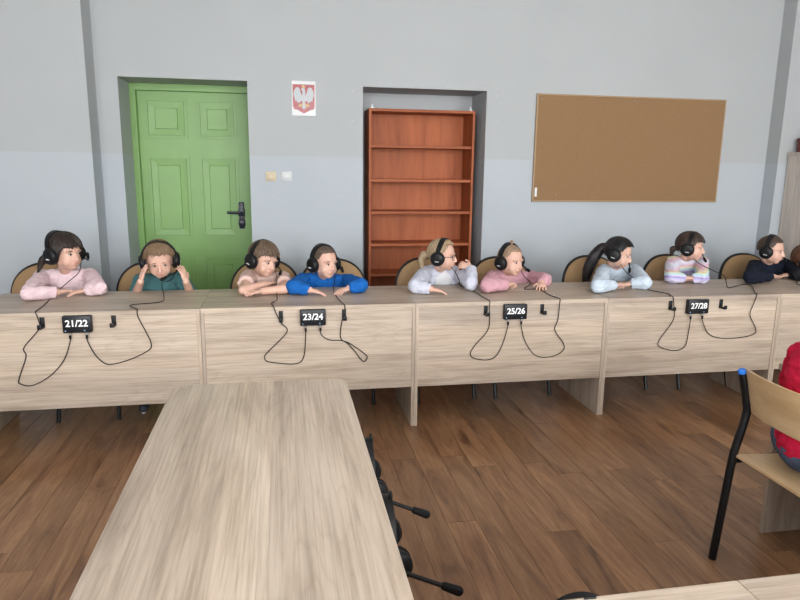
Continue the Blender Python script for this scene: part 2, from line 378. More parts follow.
for z1, z0 in rows:
    for x0, x1 in cols:
        mo = G()
        fw = 0.022
        for q in [((x0, DF-0.010, z0+fw), (x0+fw, DF, z1-fw)), ((x1-fw, DF-0.010, z0+fw), (x1, DF, z1-fw)), ((x0, DF-0.010, z0), (x1, DF, z0+fw)), ((x0, DF-0.010, z1-fw), (x1, DF, z1))]: mo.box(*q)
        p = build('panel_moulding', mo, GREEN, dr, False)
        m_ = 0.075
        gg = G()
        a = [(x0+fw+0.004, z0+fw+0.004), (x1-fw-0.004, z0+fw+0.004), (x1-fw-0.004, z1-fw-0.004), (x0+fw+0.004, z1-fw-0.004)]
        b = [(x0+m_, z0+m_), (x1-m_, z0+m_), (x1-m_, z1-m_), (x0+m_, z1-m_)]
        V = [(x, DF-0.001, z) for x, z in a]+[(x, DF-0.010, z) for x, z in a]+[(x, DF-0.006, z) for x, z in b]+[(x+math.copysign(0.004, (x0+x1)/2-x), DF-0.014, z+math.copysign(0.004, (z0+z1)/2-z)) for x, z in b]
        F = [(12, 13, 14, 15)]
        for k in range(4):
            for q in (0, 4, 8): F.append((q+k, q+(k+1) % 4, q+4+(k+1) % 4, q+4+k))
        gg.add(V, F); build('panel', gg, GREEN, dr, False)
hx, hz = at(241.5, 213, 1, DF-0.02).x, at(241.5, 214, 1, DF-0.02).z
hd = build('handle_plate', G().box((hx-0.023, DF-0.014, hz-0.125), (hx+0.023, DF-0.001, hz+0.10), bev=0.012).box((hx-0.028, DF-0.016, hz-0.02), (hx+0.028, DF-0.001, hz+0.045), bev=0.012).box((hx-0.028, DF-0.016, hz-0.10), (hx+0.028, DF-0.001, hz-0.05), bev=0.012), NAVY, dr); hd['label'] = 'dark navy door handle plate'
build('lever', G().tube(spline([(hx, DF-0.01, hz+0.012), (hx, DF-0.05, hz+0.012), (hx-0.03, DF-0.056, hz+0.012), (hx-0.115, DF-0.052, hz+0.014)]), [0.012]*9+[0.011]*10, 10), NAVY, hd)

# ------------------------------------------------------------ bookcase in the niche
BF0 = 5.37
bx0, bx1, bz = at(369, 112, 1, BF0).x, at(475.5, 112, 1, BF0).x, at(420, 109.5, 1, BF0).z
bc = thing('bookcase', 'tall empty cherry-brown open bookcase standing in the wall niche', 'bookcase', ((bx0+bx1)/2, (BF0+YB)/2, 0))
for x in (bx0, bx1-0.02): build('side_panel', G().box((x, BF0, 0), (x+0.02, YB-0.012, bz), bev=0.0015), CHERRY, bc, False)
build('top_panel', G().box((bx0+0.02, BF0, bz-0.022), (bx1-0.02, YB-0.012, bz), bev=0.0015), CHERRYX, bc, False)
build('back_panel', G().box((bx0, YB-0.012, 0.02), (bx1, YB-0.006, bz)), CHERRY, bc, False)
for py in (146, 180, 212, 244, 274): 
    z = at(420, py, 1, BF0).z; build('shelf', G().box((bx0+0.02, BF0+0.012, z-0.018), (bx1-0.02, YB-0.012, z+0.004), bev=0.0015), CHERRYX, bc, False)
for z in (0.33, 0.07): build('shelf', G().box((bx0+0.02, BF0+0.012, z-0.018), (bx1-0.02, YB-0.012, z+0.004)), CHERRYX, bc, False)
build('plinth', G().box((bx0+0.02, BF0+0.02, 0), (bx1-0.02, BF0+0.036, 0.052)), CHERRYX, bc, False)
for x in (bx0+0.015, bx1-0.05): build('wall_bracket', G().box((x, BF0+0.02, bz), (x+0.03, BF0+0.05, bz+0.012), bev=0.003).box((x+0.008, BF0+0.03, bz+0.01), (x+0.022, BF0+0.034, bz+0.035), bev=0.002), PLASTW, bc, False)

# ------------------------------------------------------------ cork board, emblem, switches, wall marks
def wpt(px, py, y=YW): return at(px, py, 1, y)
tl, br_ = wpt(537, 94, YW-0.02), wpt(716.5, 202, YW-0.02)
cb = thing('cork_board', 'large brown cork notice board with thin wood frame on wall', 'notice board', ((tl.x+br_.x)/2, YW, br_.z))
x0, x1, z1, z0 = wpt(534.5, 150, YW-0.02).x, wpt(721.5, 150, YW-0.02).x, wpt(632, 96.5, YW-0.02).z, wpt(625, 202, YW-0.02).z
build('cork_panel', G().box((x0+0.012, YW-0.017, z0+0.012), (x1-0.012, YW, z1-0.012)), CORK, cb, False)
for q in [((x0, YW-0.022, z0), (x0+0.013, YW, z1)), ((x1-0.013, YW-0.022, z0), (x1, YW, z1)), ((x0+0.013, YW-0.022, z0), (x1-0.013, YW, z0+0.013)), ((x0+0.013, YW-0.022, z1-0.013), (x1-0.013, YW, z1))]:
    build('frame_strip', G().box(*q, bev=0.003), PINE, cb, False)
for px, py in ((541.5, 99), (634.5, 101), (723, 103), (555.5, 194.5), (693.5, 194.5)):
    p = wpt(px, py, YW-0.02); build('screw', G().lathe([(0.009, 0), (0.009, 0.004), (0.005, 0.007)], (p.x, YW-0.017, p.z), (0, -1, 0), 12), BBM, cb)
p = wpt(535.3, 193, YW-0.02); build('label_tag', G().box((p.x-0.008, YW-0.024, p.z-0.03), (p.x+0.012, YW-0.022, p.z+0.045)), PAPER, cb, False)
# emblem
a, b = wpt(291.3, 80.5, YW-0.01), wpt(316, 116.2, YW-0.01); ew, eh = b.x-a.x, a.z-b.z; ex, ez = (a.x+b.x)/2, (a.z+b.z)/2
em = thing('emblem_picture', 'small picture of white crowned eagle on red shield on wall', 'picture', (ex, YW, b.z))
build('backing', G().box((a.x, YW-0.008, b.z), (b.x, YW, a.z), bev=0.002), PAPER, em, False)
def E2(u, v, w): return (ex+u*ew/2, YW-w, ez+v*eh/2)
build('shield', G().prism([(-.90, .80), (.90, .80), (.90, -.45), (.82, -.62), (.55, -.66), (0, -.86), (-.55, -.66), (-.82, -.62), (-.90, -.45)], 0.008, 0.0105, E2), RED, em, False)
wing = [(0.10, 0.05), (0.28, 0.38), (0.36, 0.58), (0.50, 0.64), (0.66, 0.60), (0.80, 0.42), (0.84, 0.18), (0.76, -0.02), (0.70, -0.16), (0.60, -0.12), (0.54, -0.26), (0.45, -0.18), (0.38, -0.32), (0.30, -0.18), (0.12, -0.12)]
build('eagle_wing', G().prism(wing, 0.0105, 0.0135, E2), EAGLE, em, False)
build('eagle_wing', G().prism([(-u, v) for u, v in wing], 0.0105, 0.0135, E2), EAGLE, em, False)
build('eagle_body', G().prism([(-.14, .15), (-.10, .38), (-.16, .50), (-.26, .46), (-.12, .60), (.06, .60), (.12, .45), (.14, .15), (.13, -.15), (.06, -.32), (.20, -.58), (.10, -.54), (0, -.64), (-.10, -.54), (-.20, -.58), (-.06, -.32), (-.13, -.15)], 0.0105, 0.0145, E2), EAGLE, em, False)
build('eagle_crown', G().prism([(-.13, .62), (-.17, .76), (-.07, .70), (0, .80), (.07, .70), (.15, .76), (.09, .62)], 0.0105, 0.0145, E2), GOLD, em, False)
for s in (-1, 1): build('eagle_talon', G().prism([(s*.10, -.25), (s*.28, -.36), (s*.44, -.34), (s*.40, -.42), (s*.48, -.48), (s*.32, -.48), (s*.24, -.54), (s*.22, -.44), (s*.07, -.36)], 0.0105, 0.0135, E2), GOLD, em, False)
# switches
for px, M_, lab in ((271, CREAM, 'yellowed cream light switch beside the green door'), (286.5, PLASTW, 'white light switch right of the yellowed switch')):
    p = wpt(px, 176.3); t = thing('light_switch', lab, 'switch', (p.x, YW, p.z-0.04))
    build('plate', G().box((p.x-0.041, YW-0.012, p.z-0.037), (p.x+0.041, YW, p.z+0.037), bev=0.005), M_, t)
    build('rocker', G().box((p.x-0.024, YW-0.02, p.z-0.022), (p.x+0.024, YW-0.011, p.z+0.022), bev=0.004), M_, t)
for px, py in ((353, 91), (353, 121), (497, 96), (497, 122), (341.5, 196.5), (273.5, 196)):
    p = wpt(px, py); tag(build('wall_plug', G().lathe([(0.007, -0.002), (0.008, 0.003), (0.004, 0.004)], (p.x, YW, p.z), (0, -1, 0), 10), GREYT, None, True, (p.x, YW, p.z)), 'tiny grey screw plug in the wall beside the cork board' if px > 480 else 'tiny dark plug in the wall below the light switches' if px < 300 else 'lone tiny plug in the wall halfway down the niche' if py > 150 else 'tiny grey screw plug in the wall near bookcase top', 'wall plug', 'wall plugs around the niche')
# cabinet on the right with a red box on it
cx0, cy1, cz = at(789, 158, 1, 5.08).x, 5.09, at(795, 152, 1, 4.95).z
t = thing('cabinet', 'tall pale grey-oak cabinet against wall at end of desks', 'cabinet', (cx0+0.4, 4.86, 0))
build('body', G().box((cx0, 4.66, 0.06), (cx0+0.8, cy1, cz-0.03)), CABZ, t, False)
build('top_panel', G().box((cx0-0.012, 4.63, cz-0.03), (cx0+0.81, cy1, cz), bev=0.002), CABZ, t, False)
build('plinth', G().box((cx0+0.02, 4.7, 0), (cx0+0.78, cy1, 0.06)), BLACKM, t, False)
for k in (0, 1):
    d = build('door', G().box((cx0+0.003+0.4*k, 4.642, 0.07), (cx0+0.397+0.4*k, 4.66, cz-0.034), bev=0.001), CABZ, t, False)
    build('knob', G().lathe([(0.006, 0), (0.006, 0.012), (0.013, 0.018), (0.013, 0.026)], (cx0+(0.36 if k == 0 else 0.44), 4.642, 0.85), (0, -1, 0), 14), STEEL, d)
qx, qy0, qy1 = cx0+0.042, 4.78, 5.055
tag(build('storage_box', G().box((qx, qy0, cz), (qx+0.36, qy1, cz+0.10), bev=0.004).box((qx-0.004, qy0-0.004, cz+0.085), (qx+0.364, qy1+0.004, cz+0.12), bev=0.004), REDBOX, None, False, (qx+0.18, 4.92, cz)), 'dark red card box lying on the tall cabinet', 'box')

# ------------------------------------------------------------ desks
YD, X0, DW, DH, DD, TT = 3.5634, -0.4482, 1.1975, 0.75, 0.585, 0.024
def rounded(w, d, r, corners):
    out = []
    for i, (sx, sy) in enumerate(((-1, -1), (1, -1), (1, 1), (-1, 1))):
        cx, cy = sx*w/2, sy*d/2
        if corners[i]:
            a0 = (180, 270, 0, 90)[i]
            for k in range(7): a = math.radians(a0+15*k); out.append((cx-sx*r+r*math.cos(a), cy-sy*r+r*math.sin(a)))
        else: out.append((cx, cy))
    return out
def desk(label, loc, front, low=0.245, along=0, length=DW, depth=DD, round_c=(0, 0, 0, 0), group=None, turn=0):
    """local frame: x along the desk, y = 0 at the front (panel) side, y = depth at the users' side"""
    t = thing('desk', label, 'desk', loc, group); t.rotation_euler = (0, 0, turn)
    L = length-0.0016; org = Vector(loc)
    OX, OYy, OZ = (OAKX, OAKX, OAKZ)
    def b(name, g, M):
        return build(name, g, M, t, False)
    sh = lambda v: (v[0]+org.x, v[1]+org.y, v[2]+org.z)
    top = G().prism(rounded(L, depth, 0.05, round_c), DH-TT, DH, lambda u, v, w: sh((u, v+depth/2, w)))
    o = b('desktop', top, OX); mod = o.modifiers.new('bevel', 'BEVEL'); mod.width = 0.0015; mod.segments = 2; mod.limit_method = 'ANGLE'
    for s in (-1, 1):
        x = s*(L/2-0.009); b('side_panel', G().box(sh((x-0.009, 0.002, 0.0)), sh((x+0.009, depth-0.01, DH-TT)), bev=0.0012), OZ)
    b('front_panel', G().box(sh((-L/2+0.0185, 0.007, low)), sh((L/2-0.0185, 0.025, DH-TT-0.0005)), bev=0.001), OX)
    return t
WHO = {-1: ('person in pale pink', 'person in teal'), 0: ('person in peach t-shirt', 'person in bright blue'), 1: ('blonde person', 'fair-haired person in pink'), 2: ('person with black ponytail', 'person in rainbow top'), 3: ('person in navy', 'auburn-haired person')}
SHIFT = {-1: -0.022, 0: 0.009, 1: 0.0, 2: 0.0, 3: 0.0}
NUM = {-1: '21/22', 0: '23/24', 1: '25/26', 2: '27/28', 3: '29/30'}
def hook(x, y, z, lab, group, fwd=(0, -1, 0)):
    f = Vector(fwd); s = f.cross(Vector((0, 0, 1))); h = thing('headset_hook', lab, 'hook', (x, y, z), group); c = Vector((x, y, z))
    R = Matrix((-s, -f, Vector((0, 0, 1)))).transposed()
    gg = G(); pl = G().box((-0.012, -0.005, -0.032), (0.012, 0, 0.032), bev=0.003); gg.add([c+R @ Vector(v) for v in pl.v], pl.f); build('plate', gg, BLACK, h)
    gg = G(); pl = G().box((-0.011, -0.05, -0.031), (0.011, -0.004, -0.020), bev=0.003).box((-0.011, -0.052, -0.031), (0.011, -0.044, -0.006), bev=0.003); gg.add([c+R @ Vector(v) for v in pl.v], pl.f); build('prong', gg, BLACK, h)
    return h
def text_mesh(s, size):
    cu = bpy.data.curves.new('t', 'FONT'); cu.body = s; cu.size = size; cu.align_x = 'CENTER'; cu.align_y = 'CENTER'; cu.extrude = 0.0004; cu.offset = size*0.022
    o = bpy.data.objects.new('t', cu); COL.objects.link(o); dg = bpy.context.evaluated_depsgraph_get()
    me = bpy.data.meshes.new_from_object(o.evaluated_get(dg)); bpy.data.objects.remove(o); return me
DESKX = {}
for k in range(-1, 4):
    cx = X0+DW*(k+0.5); DESKX[k] = cx+SHIFT[k]
    desk('oak-effect desk in front of the %s and the %s' % WHO[k], (cx, YD, 0), None, low=0.218 if k < 0 else 0.245, group='desks in the back row')
    zc = 0.688; n = NUM[k]
    cx = DESKX[k]
    t = thing('headset_socket_box', 'black socket box %s on desk below the %s' % ('reading '+n if k < 3 else 'without visible number', WHO[k][0]), 'socket box', (cx, YD, zc-0.045), 'numbered socket boxes')
    yb = YD+0.006
    bo = build('case', G().box((cx-0.071, yb-0.034, zc-0.046), (cx+0.071, yb, zc+0.046), bev=0.006), BOXM, t)
    if k < 3:
        tm = text_mesh(n, 0.049); tm.transform(Matrix.Rotation(math.radians(90), 4, 'X')); 
        to = link('numerals', tm, WHITE, t, False); to.location = (0, -0.0296, 0.050); to['label'] = 'white numerals %s' % n
    for s in (-1, 1):
        x = cx+s*0.047-0.006
        build('socket_light', G().lathe([(0.0035, 0), (0.0035, 0.002)], (x-0.004, yb-0.034, zc-0.033), (0, -1, 0), 8), mat('light_blue', (0.25, 0.4, 0.6)), t)
    for s, hn in ((-1, 'left'), (1, 'right')):
        hook(cx+s*0.176, YD+0.007, 0.700, 'black L-shaped headset hook on desk below the %s' % WHO[k][0 if s < 0 else 1], 'headset hooks on the back row')
def plug_pt(k, s): return Vector((DESKX[k]+s*0.041, YD-0.014, 0.688-0.046))

# near bench on the left and the benches by the camera and on the right
T90 = math.radians(90)
TX0, TX1, TY = -0.386, 0.217, 2.272
desk('long oak-effect desk with two headsets hanging on its side panel', (TX1, TY-0.7, 0), None, turn=T90, length=1.4, depth=TX1-TX0, round_c=(0, 1, 1, 0))
desk('oak-effect desk continuing the long bench below the camera', (TX1, TY-1.4-DW/2, 0), None, turn=T90, depth=TX1-TX0)
desk('oak-effect desk that the person in red sits at', (2.575, 2.204-DW/2, 0), None, turn=T90, depth=0.60)
def rdesk(label, x0, x1, ang):
    t = desk(label, ((x0+x1)/2, 0.958, 0), None, length=x1-x0, depth=0.6, turn=math.pi); return t
rdesk('short oak-effect desk with a headset hung on its back', 0.232, 0.830, 0)
rdesk('long oak-effect desk behind the plywood chair', 0.830, 1.90, 0)

# ------------------------------------------------------------ upholstered chairs of the back row
def outline(a, n=44, shrink=0.0):
    out = []
    for k in range(n):
        t = 2*math.pi*k/n; c, s = math.cos(t), math.sin(t); e = 2/2.35
        b = 0.213 if s > 0 else 0.13
        out.append(((a-shrink)*math.copysign(abs(c)**e, c), 0.665+(b-shrink)*math.copysign(abs(s)**e, s)))
    return out
def make_chair(label, loc, rz):
    t = thing('upholstered_chair', label, 'chair', (0, 0, 0), 'upholstered chairs along the back row')
    tilt = lambda x, y, z: (x, 0.205+y+(z-0.5)*0.16+x*x*-0.5, z)
    O = outline(0.225)
    build('back_rim', G().tube([tilt(x, 0.012, z) for x, z in O+O[:2]], 0.0135, 8, False), BLACK, t)
    gg = G(); V = []; F = []; n = len(O)
    rings = [(1.0, 0.02), (1.0, -0.004), (0.94, -0.018), (0.75, -0.028), (0.4, -0.032)]
    for sc, y in rings: V += [tilt(x*sc, y, 0.665+(z-0.665)*sc) for x, z in O]
    V.append(tilt(0, -0.033, 0.665)); V.append(tilt(0, 0.02, 0.665))
    for r in range(len(rings)-1):
        for k in range(n): F.append((r*n+k, r*n+(k+1) % n, (r+1)*n+(k+1) % n, (r+1)*n+k))
    e = (len(rings)-1)*n
    for k in range(n): F.append((e+k, e+(k+1) % n, len(V)-2)); F.append(((k+1) % n, k, len(V)-1))
    gg.add(V, F); build('backrest', gg, TAN, t)
    build('back_shell', G().prism([(x*0.97, 0.665+(z-0.665)*0.97) for x, z in O], 0.021, 0.032, lambda u, v, w: tilt(u, w, v)), BLACK, t)
    sg = G(); sp = rounded(0.43, 0.42, 0.09, (1, 1, 1, 1)); V = []; F = []; n = len(sp)
    for sc, z in ((1, 0.435), (1.0, 0.455), (0.97, 0.468), (0.85, 0.476), (0.4, 0.478)): V += [(x*sc, y*sc, z) for x, y in sp]
    for r in range(4):
        for k in range(n): F.append((r*n+k, r*n+(k+1) % n, (r+1)*n+(k+1) % n, (r+1)*n+k))
    F.append(tuple(range(n-1, -1, -1))); F.append(tuple(range(4*n, 5*n))); sg.add(V, F); build('seat', sg, TAN, t)
    build('seat_shell', G().prism([(x*0.96, y*0.96) for x, y in sp], 0.42, 0.437, lambda u, v, w: (u, v, w)), BLACK, t)
    for s in (-1, 1):
        build('leg', G().tube(spline([(s*0.195, -0.29, 0.0), (s*0.195, -0.185, 0.36), (s*0.19, -0.15, 0.405), (s*0.19, -0.10, 0.415)], 5), 0.0125, 8), TUBE, t)
        build('leg', G().tube(spline([(s*0.195, 0.225, 0.0), (s*0.195, 0.17, 0.36), (s*0.19, 0.15, 0.405), (s*0.19, 0.10, 0.415)], 5), 0.0125, 8), TUBE, t)
        build('back_post', G().tube(spline([(s*0.16, 0.10, 0.413), (s*0.16, 0.20, 0.425), (s*0.155, 0.243, 0.50), (s*0.15, 0.255, 0.68)], 5), 0.012, 8), TUBE, t)
        build('side_rail', G().tube([(s*0.19, -0.11, 0.413), (s*0.19, 0.11, 0.413)], 0.0125, 8), TUBE, t)
    return t
# ------------------------------------------------------------ plywood chair on the right
def ply_chair():
    t = thing('school_chair', 'plywood school chair with black steel frame under person in red', 'chair', (1.86, 1.845, 0))
    YL, YRr = 2.055, 1.635
    for y in (YL, YRr):
        p = build('frame_post', G().tube(spline([(1.655, y, 0.0), (1.690, y, 0.40), (1.700, y, 0.47), (1.728, y, 0.60), (1.722, y, 0.66), (1.690, y, 0.775)], 6), 0.0155, 12), TUBE, t)
        c = build('end_cap', G().lathe([(0.0158, -0.004), (0.0158, 0.008), (0.012, 0.012)], (1.6895, y, 0.773), (-0.25, 0, 1), 12), BLUECAP, p); c['label'] = 'bright blue plastic end cap'
        build('leg', G().tube(spline([(2.075, y, 0), (2.05, y, 0.36), (2.03, y, 0.41), (1.98, y, 0.424), (1.70, y, 0.418)], 6), 0.0125, 10), TUBE, t)
    build('cross_bar', G().tube([(1.74, YL, 0.418), (1.74, YRr, 0.418)], 0.011, 8), TUBE, t)
    build('cross_bar', G().tube([(1.98, YL, 0.424), (1.98, YRr, 0.424)], 0.011, 8), TUBE, t)
    def plate(name, f, nu, nv, th):
        V = []; F = []
        for w in (0, 1):
            for j in range(nv+1):
                for i in range(nu+1):
                    p, nrm = f(i/nu, j/nv); V.append(Vector(p)+Vector(nrm)*(th*w))
        N = (nu+1)*(nv+1); I = lambda i, j, w: w*N+j*(nu+1)+i
        for j in range(nv):
            for i in range(nu):
                F.append((I(i, j, 0), I(i+1, j, 0), I(i+1, j+1, 0), I(i, j+1, 0))); F.append((I(i, j, 1), I(i, j+1, 1), I(i+1, j+1, 1), I(i+1, j, 1)))
        for i in range(nu): F.append((I(i, 0, 0), I(i, 0, 1), I(i+1, 0, 1), I(i+1, 0, 0))); F.append((I(i, nv, 0), I(i+1, nv, 0), I(i+1, nv, 1), I(i, nv, 1)))
        for j in range(nv): F.append((I(0, j, 0), I(0, j+1, 0), I(0, j+1, 1), I(0, j, 1))); F.append((I(nu, j, 0), I(nu, j, 1), I(nu, j+1, 1), I(nu, j+1, 0)))
        return build(name, G().add(V, F), PLY, t)
    def fb(u, v):
        y = YL+0.012-(YL-YRr+0.024)*u; c = (2*u-1)**2; e = max(0, abs(2*u-1)-0.86)/0.14
        z0, z1 = 0.615+0.02*e*e, 0.79-0.018*e*e
        z = z0+(z1-z0)*v; return (1.733-(z-0.615)*0.26-0.035*(1-c), y, z), (-1, 0, 0)
    plate('backrest', lambda u, v: ((lambda p, n: ((p[0]+0.012, p[1], p[2]), (1, 0, 0)))(*fb(u, v))), 24, 6, 0.008)
    def fs(u, v):
        x = 1.695+0.375*v; w = (YL-YRr)/2-0.004; y = (YL+YRr)/2+w*(1-2*u)
        e = max(0, v-0.9)/0.1; return (x, y, 0.436+0.012*(1-v)**2*0-0.010*math.sin(v*math.pi)-0.02*e*e), (0, 0, 1)
    plate('seat', fs, 10, 20, 0.009)
    for y in (YL, YRr):
        for z in (0.66, 0.735): build('rivet', G().lathe([(0.007, 0), (0.006, 0.003)], (1.733-(z-0.615)*0.26+0.02, y+(-0.0 if y == YL else 0.0), z), (1, 0, 0.2), 10), STEEL, t)
    return t
ply_chair()

# ------------------------------------------------------------ people and headsets
def sstep(x): x = min(1, max(0, x)); return x*x*(3-2*x)
class Head:
    """head frame: x = the person's left, y = forward, z = up; hs scales the head"""
    def __init__(s, c, yaw, pitch=0, roll=0, hs=1.08):
        s.c = Vector(c); s.s = hs; y = math.radians(yaw)
        f = Vector((math.sin(y), -math.cos(y), 0)); l = Vector((math.cos(y), math.sin(y), 0)); u = Vector((0, 0, 1))
        R = Matrix((l, f, u)).transposed()
        R = R @ Matrix.Rotation(-math.radians(pitch), 3, 'X') @ Matrix.Rotation(math.radians(roll), 3, 'Y')
        s.R = R
    def p(s, x, y, z): return s.c+s.R @ Vector((x, y, z))*s.s
    def d(s, x, y, z): return s.R @ Vector((x, y, z))
SK = [((0, -0.012, 0.028), (0.073, 0.088, 0.078)), ((0, 0.016, -0.022), (0.060, 0.066, 0.072)), ((0, 0.008, -0.035), (0.064, 0.05, 0.05))]
def skull_r(d):
    best = 0.0; o = Vector((0, -0.012, 0.02))
    for c, r in SK:
        q = [(o[i]-c[i])/r[i] for i in range(3)]; e = [d[i]/r[i] for i in range(3)]
        A = sum(x*x for x in e); B = sum(x*y for x, y in zip(q, e)); C = sum(x*x for x in q)-1; D = B*B-A*C
        if D > 0: best = max(best, (-B+math.sqrt(D))/A)
    return best
def head_shapes(g, H):
    e = lambda c, r: g.ell(H.p(*c), tuple(x*H.s for x in r), H.R, 24, 16)
    for c, r in SK: e(c, r)
    e((0, 0.046, -0.071), (0.031, 0.025, 0.023)); e((0, 0.028, -0.055), (0.050, 0.046, 0.034))
    for s in (-1, 1):
        e((s*0.028, 0.041, -0.038), (0.030, 0.030, 0.033)); e((s*0.072, -0.012, -0.005), (0.012, 0.020, 0.030))
        e((s*0.030, 0.066, 0.018), (0.020, 0.012, 0.008))
        e((s*0.008, 0.085, -0.029), (0.007, 0.009, 0.007))
    g.capsule(H.p(0, 0.077, 0.008), H.p(0, 0.092, -0.025), 0.007*H.s, 0.0105*H.s, 10)
    e((0, 0.074, -0.050), (0.020, 0.011, 0.014))
def hair(parent, H, M, T=0.014, front=30, side=-12, back=-38, rough=0.004, part=0.0, style=0):
    V = []; F = []; nu, nv = 72, 44; o = Vector((0, -0.012, 0.02)); seed = H.c.x*13
    for j in range(nv+1):
        el = -math.pi/2+math.pi*j/nv
        for i in range(nu):
            a = 2*math.pi*i/nu; d = Vector((math.sin(a)*math.cos(el), math.cos(a)*math.cos(el), math.sin(el)))
            A = abs(math.degrees((a+math.pi) % (2*math.pi)-math.pi)); E = math.degrees(el)
            if A < 38: e0 = front
            elif A < 68: e0 = front+(side-front)*sstep((A-38)/30)
            elif A < 95: e0 = side
            else: e0 = side+(back-side)*sstep((A-95)/35)
            st = noise.noise(Vector((a*9+seed, el*1.3, seed)))*0.6+noise.noise(Vector((a*22, el*2.0+seed, 3)))*0.4
            e0 += st*5
            k = sstep((E-e0)/9); t = -0.014+(T+0.014)*k+st*rough*k
            r = skull_r(d)+t; V.append(H.c+H.R @ (o+d*r)*H.s)
    for j in range(nv):
        for i in range(nu): F.append((j*nu+i, j*nu+(i+1) % nu, (j+1)*nu+(i+1) % nu, (j+1)*nu+i))
    g = G().add(V, F)
    if rough > 0.003:
        rnd = random.Random(int(abs(H.c.x)*977))
        for q in range(150):
            a = rnd.uniform(0, 2*math.pi); A = abs(math.degrees((a+math.pi) % (2*math.pi)-math.pi)); a0 = a+rnd.uniform(-0.5, 0.5)
            e0 = front if A < 38 else front+(side-front)*sstep((A-38)/30) if A < 68 else side if A < 95 else side+(back-side)*sstep((A-95)/35)
            top = rnd.uniform(55, 86); end = e0+rnd.uniform(-3, 8); P = []; R_ = []; n = 9
            lift = rnd.uniform(0.0, 0.004)
            for k in range(n):
                t = k/(n-1); el = math.radians(top+(end-top)*t); aa = a0+(a-a0)*t
                d = Vector((math.sin(aa)*math.cos(el), math.cos(aa)*math.cos(el), math.sin(el)))
                P.append(H.c+H.R @ (o+d*(skull_r(d)+T+lift*t-0.001))*H.s); R_.append(0.0036*(1-0.75*t)*H.s+0.0006)
            g.tube(P, R_, 5)
    return build('hair', g, M, parent)
def hand(g, w, d, up, side, curl=12, sz=1.0, spread=9):
    w, d, up = Vector(w), Vector(d).normalized(), Vector(up); up = (up-d*up.dot(d)).normalized(); ac = d.cross(up)*side
    R = Matrix((ac, d, up)).transposed()
    g.ell(w+d*0.034*sz, (0.027*sz, 0.038*sz, 0.013*sz), R, 16, 10)
    L = (0.042, 0.050, 0.047, 0.036)
    for i in range(4):
        off = (1.5-i)*0.0150*sz; an = math.radians((1.5-i)*spread); dd = (d*math.cos(an)+ac*math.sin(an)).normalized(); ax = dd.cross(up).normalized()
        p = w+d*0.058*sz+ac*off; r = 0.0066*sz; c = 0
        for k, fr in enumerate((0.45, 0.32, 0.23)):
            c += curl*(1.0 if k else 0.7); v = Matrix.Rotation(-math.radians(c), 3, ax) @ dd; q = p+v*L[i]*fr*sz
            g.capsule(p, q, r, r*0.92, 8); p = q; r *= 0.92
    th = (d*0.62+ac*0.78-up*0.1).normalized(); p = w+d*0.014*sz+ac*0.018*sz; q = p+th*0.028*sz; g.capsule(p, q, 0.0095*sz, 0.0078*sz, 8)
    v = (d*0.9+ac*0.4-up*0.2).normalized(); g.capsule(q, q+v*0.022*sz, 0.0078*sz, 0.0066*sz, 8)
def headset(H, label, boom_to=(0.028, 0.105, -0.058), back=8, group='headsets worn along the back row', sub=1.0):
    base = H.p(0, -0.012, -0.06); t = thing('headset', label, 'headset', base, group)
    tb = math.tan(math.radians(back)); B = lambda a: H.p(0.098*math.cos(a), -0.012-(0.005+0.113*math.sin(a))*tb, 0.005+0.113*math.sin(a))
    pts = [B(math.radians(a)) for a in range(4, 177, 6)]; g = G(); V = []; F = []
    ydir = H.d(0, 1, 0)
    for i, p in enumerate(pts):
        nrm = (p-H.p(0, -0.012, 0.0)).normalized(); nrm = (nrm-ydir*nrm.dot(ydir)).normalized()
        w = 0.014+0.003*math.sin(math.pi*i/(len(pts)-1))
        for a, b in ((-w, -0.0055), (w, -0.0055), (w, 0.006), (-w, 0.006)): V.append(p+ydir*a*H.s+nrm*b*H.s)
    for i in range(len(pts)-1):
        for k in range(4): F.append((i*4+k, i*4+(k+1) % 4, i*4+4+(k+1) % 4, i*4+4+k))
    F += [(0, 1, 2, 3), tuple(len(V)-4+q for q in (3, 2, 1, 0))]
    build('headband', g.add(V, F), BLACK, t)
    for s in (-1, 1):
        c = H.p(s*0.079, -0.010, -0.010); ax = H.d(s, 0.05, -0.08)
        k = H.s*1.14
        cup = build('ear_cup', G().lathe([(0.030*k, 0.006*k), (0.041*k, 0.008*k), (0.043*k, 0.014*k), (0.041*k, 0.022*k), (0.033*k, 0.029*k), (0.018*k, 0.032*k)], c, ax, 26), BLACK, t)
        build('cushion', G().lathe([(0.022*k, -0.006*k), (0.036*k, -0.006*k), (0.042*k, 0.0), (0.042*k, 0.006*k), (0.034*k, 0.010*k), (0.022*k, 0.008*k)], c, ax, 24), BLACKM, cup)
        build('slider', G().tube([B(math.radians(10 if s > 0 else 170))+H.d(s, 0, 0)*0.004, H.p(s*0.100, -0.013, 0.012), H.p(s*0.104, -0.010, -0.008)], [0.009*k, 0.008*k, 0.012*k], 8), BLACK, t)
        lg = G()
        ox, oz = H.d(0, 1, 0), H.d(0, 0, 1)
        cc = c+ax*0.0315*k
        for q in range(4):
            a0 = cc+ox*(-0.012+0.006*q)*k*(1 if s < 0 else -1)*-1+oz*(-0.012)*k
            lg.ell(a0, (0.0026*k, 0.0026*k, 0.0034*k), H.R, 8, 6)
        build('logo', lg, PLASTW, cup)
    m0 = H.p(0.098, 0.0, -0.018); m2 = H.p(*boom_to); m1 = H.p(0.092, 0.065, -0.045)
    bp = spline([m0, m1, m2], 6)
    bm_ = build('microphone_boom', G().tube(bp, 0.0042, 8), BLACK, t)
    dd = (bp[-1]-bp[-3]).normalized(); build('microphone', G().capsule(m2-dd*0.016, m2+dd*0.012, 0.0095, 0.0105, 12), BLACKM, bm_)
    t['cup'] = list(H.p(0.100, -0.002, -0.054))
    return t
